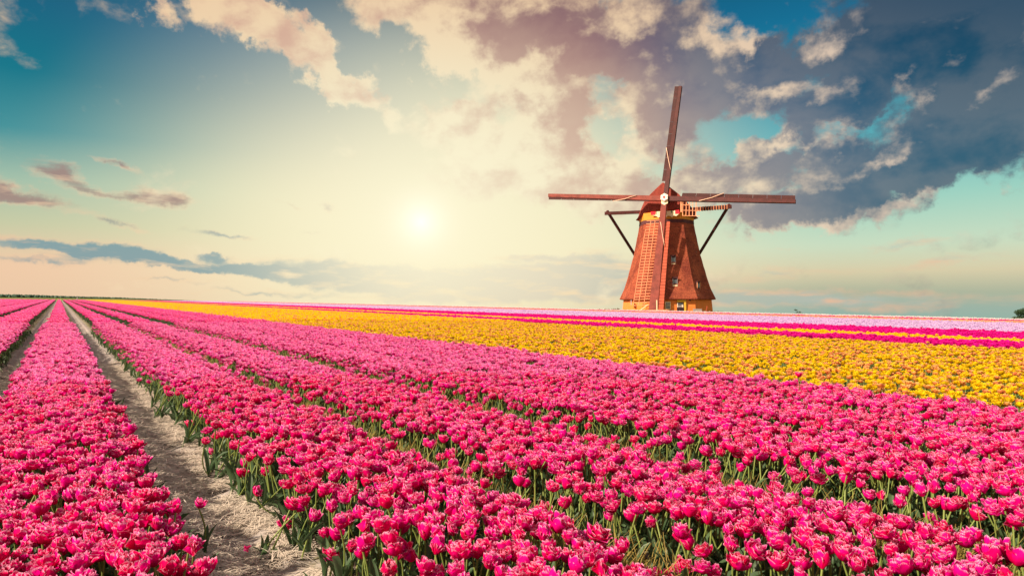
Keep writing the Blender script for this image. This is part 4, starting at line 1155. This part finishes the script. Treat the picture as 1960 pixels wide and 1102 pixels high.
# quads strip so that the concave outline stays clean
xs_ = np.linspace(1246.5, 1300, 28); low = sorted([(p[0], p[1]) for p in sc_pts[2:]]); lx = [p[0] for p in low]; ly = [p[1] for p in low]
top_y = lambda x: np.interp(x, [1246.5, 1300.5], [405.6, 402.4])
verts = []; faces = []
for i, x in enumerate(xs_):
    yb = float(np.interp(x, lx, ly))
    verts += [beardpt(x, top_y(x), 0), beardpt(x, yb, 0), beardpt(x, top_y(x), -0.08), beardpt(x, yb, -0.08)]
for i in range(len(xs_) - 1):
    a = i * 4; b_ = a + 4
    faces += [(a, a + 1, b_ + 1, b_), (a + 2, b_ + 2, b_ + 3, a + 3), (a, b_, b_ + 2, a + 2), (a + 1, a + 3, b_ + 3, b_ + 1)]
faces += [(0, 2, 3, 1), (len(verts) - 4, len(verts) - 3, len(verts) - 1, len(verts) - 2)]
me = bpy.data.meshes.new('beard_board'); me.from_pydata([tuple(v) for v in verts], [], faces); me.materials.append(M['cream'])
beard = bpy.data.objects.new('beard_board', me); C.objects.link(beard); part(beard)
bslab('red_panel', [(1245.6, 405.2), (1245.6, 411.6), (1254.0, 411.2), (1254.8, 404.8)], 0.04, 0.06, M['redp'], beard)
bslab('red_panel', [(1292.2, 402.4), (1292.2, 409.4), (1300.6, 409.0), (1299.8, 401.8)], 0.04, 0.06, M['redp'], beard)
bslab('green_panel', [(1255.2, 405.2), (1255.2, 410.5), (1256.6, 410.5), (1256.6, 405.0)], 0.03, 0.05, M['greenp'], beard)
bslab('green_panel', [(1284.2, 403.4), (1284.2, 407.4), (1286.2, 407.4), (1286.2, 403.2)], 0.03, 0.05, M['greenp'], beard)
for xx in (1259.2, 1262.2, 1264.6, 1288.4): bslab('painted_mark', [(xx, 406.6), (xx, 408.2), (xx + .9, 408.2), (xx + .9, 406.6)], 0.02, 0.03, M['greenp'], beard)
bslab('seam', [(1257.4, 411.2), (1257.4, 411.7), (1266.5, 411.4), (1266.5, 410.9)], 0.012, 0.02, M['greyp'], beard)
for xb in (1256, 1296): keep(beam('beard_strut', beardpt(xb, 404, -0.08), beardpt(xb, 403, -1.2), .12, .12, M['stock'], None), beard)

# tail beams and braces
def yb(x): return MY + 1.2 - (x - 1277) * mpp * math.tan(YAW)
lt, rt = at(1157.5, 408.6, yb(1157)), at(1400.5, 395.8, yb(1400))
part(beam('cross_beam', lt, at(1277, 404.0, yb(1277)), 0.42, 0.44, M['stock'], None))
lb = part(beam('cross_beam', at(1277, 404.0, yb(1277)), rt, 0.44, 0.50, M['stock'], None))
for k in range(12):
    x = 1334.5 + k * 5.1; y = np.interp(x, [1277, 1400.5], [404.0, 395.8]); c_ = at(x, y, yb(x))
    keep(beam('lattice_remnant', c_ - UP * 0.30, c_ + UP * 0.30, 0.07, 0.56, M['lath'], None, Vector((0, 1, 0))), lb)  # leftover bars of the sail lattice, set as pale bands round the beam
tail_foot = at(1277, 586, MY + 11)
lbt, rbt = at(1162.0, 403.6, yb(1162)), at(1396.5, 391.0, yb(1396))
part(beam('brace', lbt, tail_foot, 0.30, 0.30, M['stock'], None, UP, 0.0, 0.30, 0.30))
part(beam('brace', rbt, tail_foot, 0.30, 0.30, M['stock'], None, UP, 0.0, 0.30, 0.30))
part(beam('tail_pole', MC - fdir * 3.6 + UP * pz(408), tail_foot - UP * 0.3, 0.40, 0.40, M['stock'], None, UP))
part(beam('short_beam', MC - fdir * 3.4 - crt * 3.4 + UP * pz(404), MC - fdir * 3.4 + crt * 3.4 + UP * pz(404), 0.3, 0.34, M['stock'], None))
for s in (-1, 1):
    part(beam('brace', MC - fdir * 3.4 + crt * 3.2 * s + UP * pz(404), tail_foot, 0.24, 0.24, M['stock'], None))

# railing, stake and bench in front of the mill
RY = MY - 8.0
def rp(x, y): return at(x, y, RY)
rl = empty('railing', (rp(1257, 602).x, RY, ground_z(rp(1257, 600).x, RY))); tag(rl, 'pale yellow wooden railing in front of the mill below the hanging sail', 'railing')
keep(beam('rail', rp(1222, 594.2), rp(1277, 593.0), 0.10, 0.12, M['lath'], None), rl)
keep(beam('rail', rp(1277, 593.0), rp(1290, 598.5), 0.10, 0.10, M['lath'], None), rl)
keep(beam('post', rp(1257, 574), rp(1257.6, 603), 0.11, 0.11, M['cream'], None), rl)
keep(beam('post', rp(1267, 593), rp(1267, 603), 0.09, 0.09, M['cream'], None), rl)
keep(beam('post', rp(1226, 594), rp(1226, 603), 0.09, 0.09, M['cream'], None), rl)
keep(beam('brace', rp(1225, 593.6), rp(1240, 583), 0.09, 0.09, M['cream'], None), rl)
bn = empty('bench', at(1335, 602, MY - 7)); tag(bn, 'low grey bench against the shaded right side of the mill', 'bench')
BY = MY - 6.6
keep(beam('seat', at(1326.5, 596.4, BY), at(1343.5, 596.8, BY), 0.45, 0.08, M['greyp'], None), bn)
keep(beam('backrest', at(1326.5, 593.2, BY + .3), at(1343.5, 593.6, BY + .3), 0.06, 0.34, M['greyp'], None), bn)
for x in (1328, 1342): keep(beam('leg', at(x, 592.5, BY + .3), at(x, 603, BY + .3), 0.08, 0.08, M['greyp'], None), bn)
for x in (1328, 1342): keep(beam('leg', at(x, 596.6, BY - .15), at(x, 603, BY - .15), 0.08, 0.08, M['greyp'], None), bn)
tag(beam('stake', at(1350.2, 602, BY), at(1353.4, 585.8, BY), 0.09, 0.09, M['board_warm'], None), 'thin leaning wooden stake by the right corner of the mill', 'stake')

# ------------------------------------------------------------------ trees and bushes on the horizon
def foliage(name, blobs, n, size, mat, parent, seed):
    r_ = random.Random(seed); verts = []; faces = []
    for i in range(n):
        c, rad = r_.choices(blobs, weights=[b_[1][0] * b_[1][2] for b_ in blobs])[0]
        v = Vector((r_.gauss(0, 1), r_.gauss(0, 1), r_.gauss(0, 1))).normalized() * (r_.random() ** 0.35)
        p = Vector(c) + Vector((v.x * rad[0], v.y * rad[1], v.z * rad[2]))
        a = Vector((r_.gauss(0, 1), r_.gauss(0, 1), r_.gauss(0, 1))).normalized(); b_ = a.cross(Vector((r_.gauss(0, 1), r_.gauss(0, 1), r_.gauss(0, 1)))).normalized()
        s = size * r_.uniform(.6, 1.4); k = len(verts)
        verts += [p - a * s, p + b_ * s * .5, p + a * s, p - b_ * s * .5]; faces.append((k, k + 1, k + 2, k + 3))
    me = bpy.data.meshes.new(name); me.from_pydata([tuple(v) for v in verts], [], faces); me.materials.append(mat)
    o = bpy.data.objects.new(name, me); C.objects.link(o)
    if parent: keep(o, parent)
    return o
TY = 150.0
tc0 = at(1968, 615, TY); tz = ground_z(tc0.x, TY)
tr = empty('tree', (tc0.x, TY, tz)); tag(tr, 'dark round leafy tree at the right end of the horizon, cut by the frame', 'tree')
keep(tube('trunk', [(tc0.x, TY, tz - .2), (tc0.x + .05, TY, tz + .8), (tc0.x - .1, TY, tz + 1.8), (tc0.x, TY, tz + 2.6)], 0.16, M['bark'], None, 8), tr)
for a in range(5):
    an = a * 1.257; keep(tube('limb', [(tc0.x, TY, tz + .9), (tc0.x + .5 * math.cos(an), TY + .5 * math.sin(an), tz + 1.5), (tc0.x + 1.3 * math.cos(an), TY + 1.2 * math.sin(an), tz + 2.2)], 0.06, M['bark'], None, 5), tr)
q = TY / FPX
def tp(x, y, dy=0): p = at(x, y, TY); return (p.x, TY + dy, p.z)
foliage('crown', [(tp(1970, 600), (22 * q, 20 * q, 12 * q)), (tp(1953, 597), (11 * q, 10 * q, 5 * q)), (tp(1950, 609), (12 * q, 10 * q, 4.5 * q)), (tp(1975, 592), (16 * q, 14 * q, 6 * q)), (tp(1984, 606), (20 * q, 16 * q, 9 * q))], 9000, 0.11, M['tree_leaf'], tr, 5)
SY_ = 120.0
bc = at(1526, 602, SY_); q = SY_ / FPX
bs = empty('shrub', (bc.x, SY_, ground_z(bc.x, SY_))); tag(bs, 'small sparse shrub showing over the flowers right of the mill', 'shrub')
zb_ = ground_z(bc.x, SY_)
for dx, hy in ((-4, 590), (1, 594), (5, 597), (-1, 592)):
    p = at(1526 + dx, hy, SY_); keep(tube('stem', [(bc.x, SY_, zb_), ((bc.x + p.x) / 2 + .05, SY_, (zb_ + p.z) / 2), (p.x, SY_, p.z)], 0.02, M['bark'], None, 5), bs)
foliage('foliage', [((at(1523, 593, SY_).x, SY_, at(1523, 593, SY_).z), (3.5 * q, 3 * q, 2.2 * q)), ((at(1530, 598, SY_).x, SY_, at(1530, 598, SY_).z), (5.5 * q, 4 * q, 2.6 * q))], 110, 0.075, M['tree_leaf'], bs, 9)
HY_ = 130.0
def low_mass(name, x0, x1, ytop, n, size, mat, label, cat, Yd, seed, kind=None):
    blobs = []; r_ = random.Random(seed); q_ = Yd / FPX
    for i in range(max(3, int((x1 - x0) / 6))):
        x = x0 + (x1 - x0) * (i + .5) / max(3, int((x1 - x0) / 6)); p = at(x, ytop + 4 + r_.uniform(-.6, 1.2), Yd); g0 = ground_z(p.x, Yd)
        blobs.append(((p.x, Yd, (p.z + g0) / 2), (5.5 * q_, 3 * q_, (p.z - g0) / 2 + 3 * q_)))
    o = foliage(name, blobs, n, size, mat, None, seed); tag(o, label, cat, None, kind)
    return o
low_mass('hedge', 1144, 1186, 589.5, 2600, 0.12, M['hedge_leaf'], 'low rust-brown hedge just left of the mill foot', 'hedge', HY_, 3)
low_mass('hedge', 1364, 1384, 594.0, 900, 0.10, M['hedge_leaf'], 'short dark brown hedge just right of the mill foot', 'hedge', HY_, 4)

# the far wood on the left horizon: one irregular mass
def far_wood():
    r_ = random.Random(12); verts = []; faces = []
    Yd = 900.0
    for i in range(1500):
        x = r_.uniform(-260, 430); hgt = np.interp(x, [-260, 60, 120, 240, 430], [7.5, 6.0, 4.2, 2.6, 1.0]) * r_.uniform(.55, 1.0)
        p = at(x, 568, Yd + r_.uniform(-40, 40)); g0 = ground_z(p.x, p.y); hm = max(0.6, hgt * Yd / FPX)
        rad = hm * 0.55 + 0.5; k = len(verts)
        nn = 7
        for z, rr_ in ((0, .8), (.35, 1.0), (.7, .8), (1.0, .25)):
            for a in range(nn):
                w2 = rr_ * rad * r_.uniform(.75, 1.25); verts.append((p.x + math.cos(a * 6.283 / nn) * w2, p.y + math.sin(a * 6.283 / nn) * w2, g0 + hm * z * r_.uniform(.9, 1.05)))
        for j in range(3):
            for a in range(nn): faces.append((k + j * nn + a, k + j * nn + (a + 1) % nn, k + (j + 1) * nn + (a + 1) % nn, k + (j + 1) * nn + a))
        faces.append(tuple(k + 3 * nn + a for a in range(nn)))
    o = mesh_obj('far_wood', verts, faces, M['far_leaf']); tag(o, 'thin blue-green line of far woods along the left horizon', None, None, 'stuff')
far_wood()
# small marks on the left horizon: a pair of posts by the field's far edge
pp = at(147, 573, 270); tag(beam('marker_post', (pp.x, 270, ground_z(pp.x, 270)), (pp.x + .3, 270, pp.z + .9), .35, .35, M['greyp'], None), 'small dark post at the far end of the beds on the left horizon', 'post')
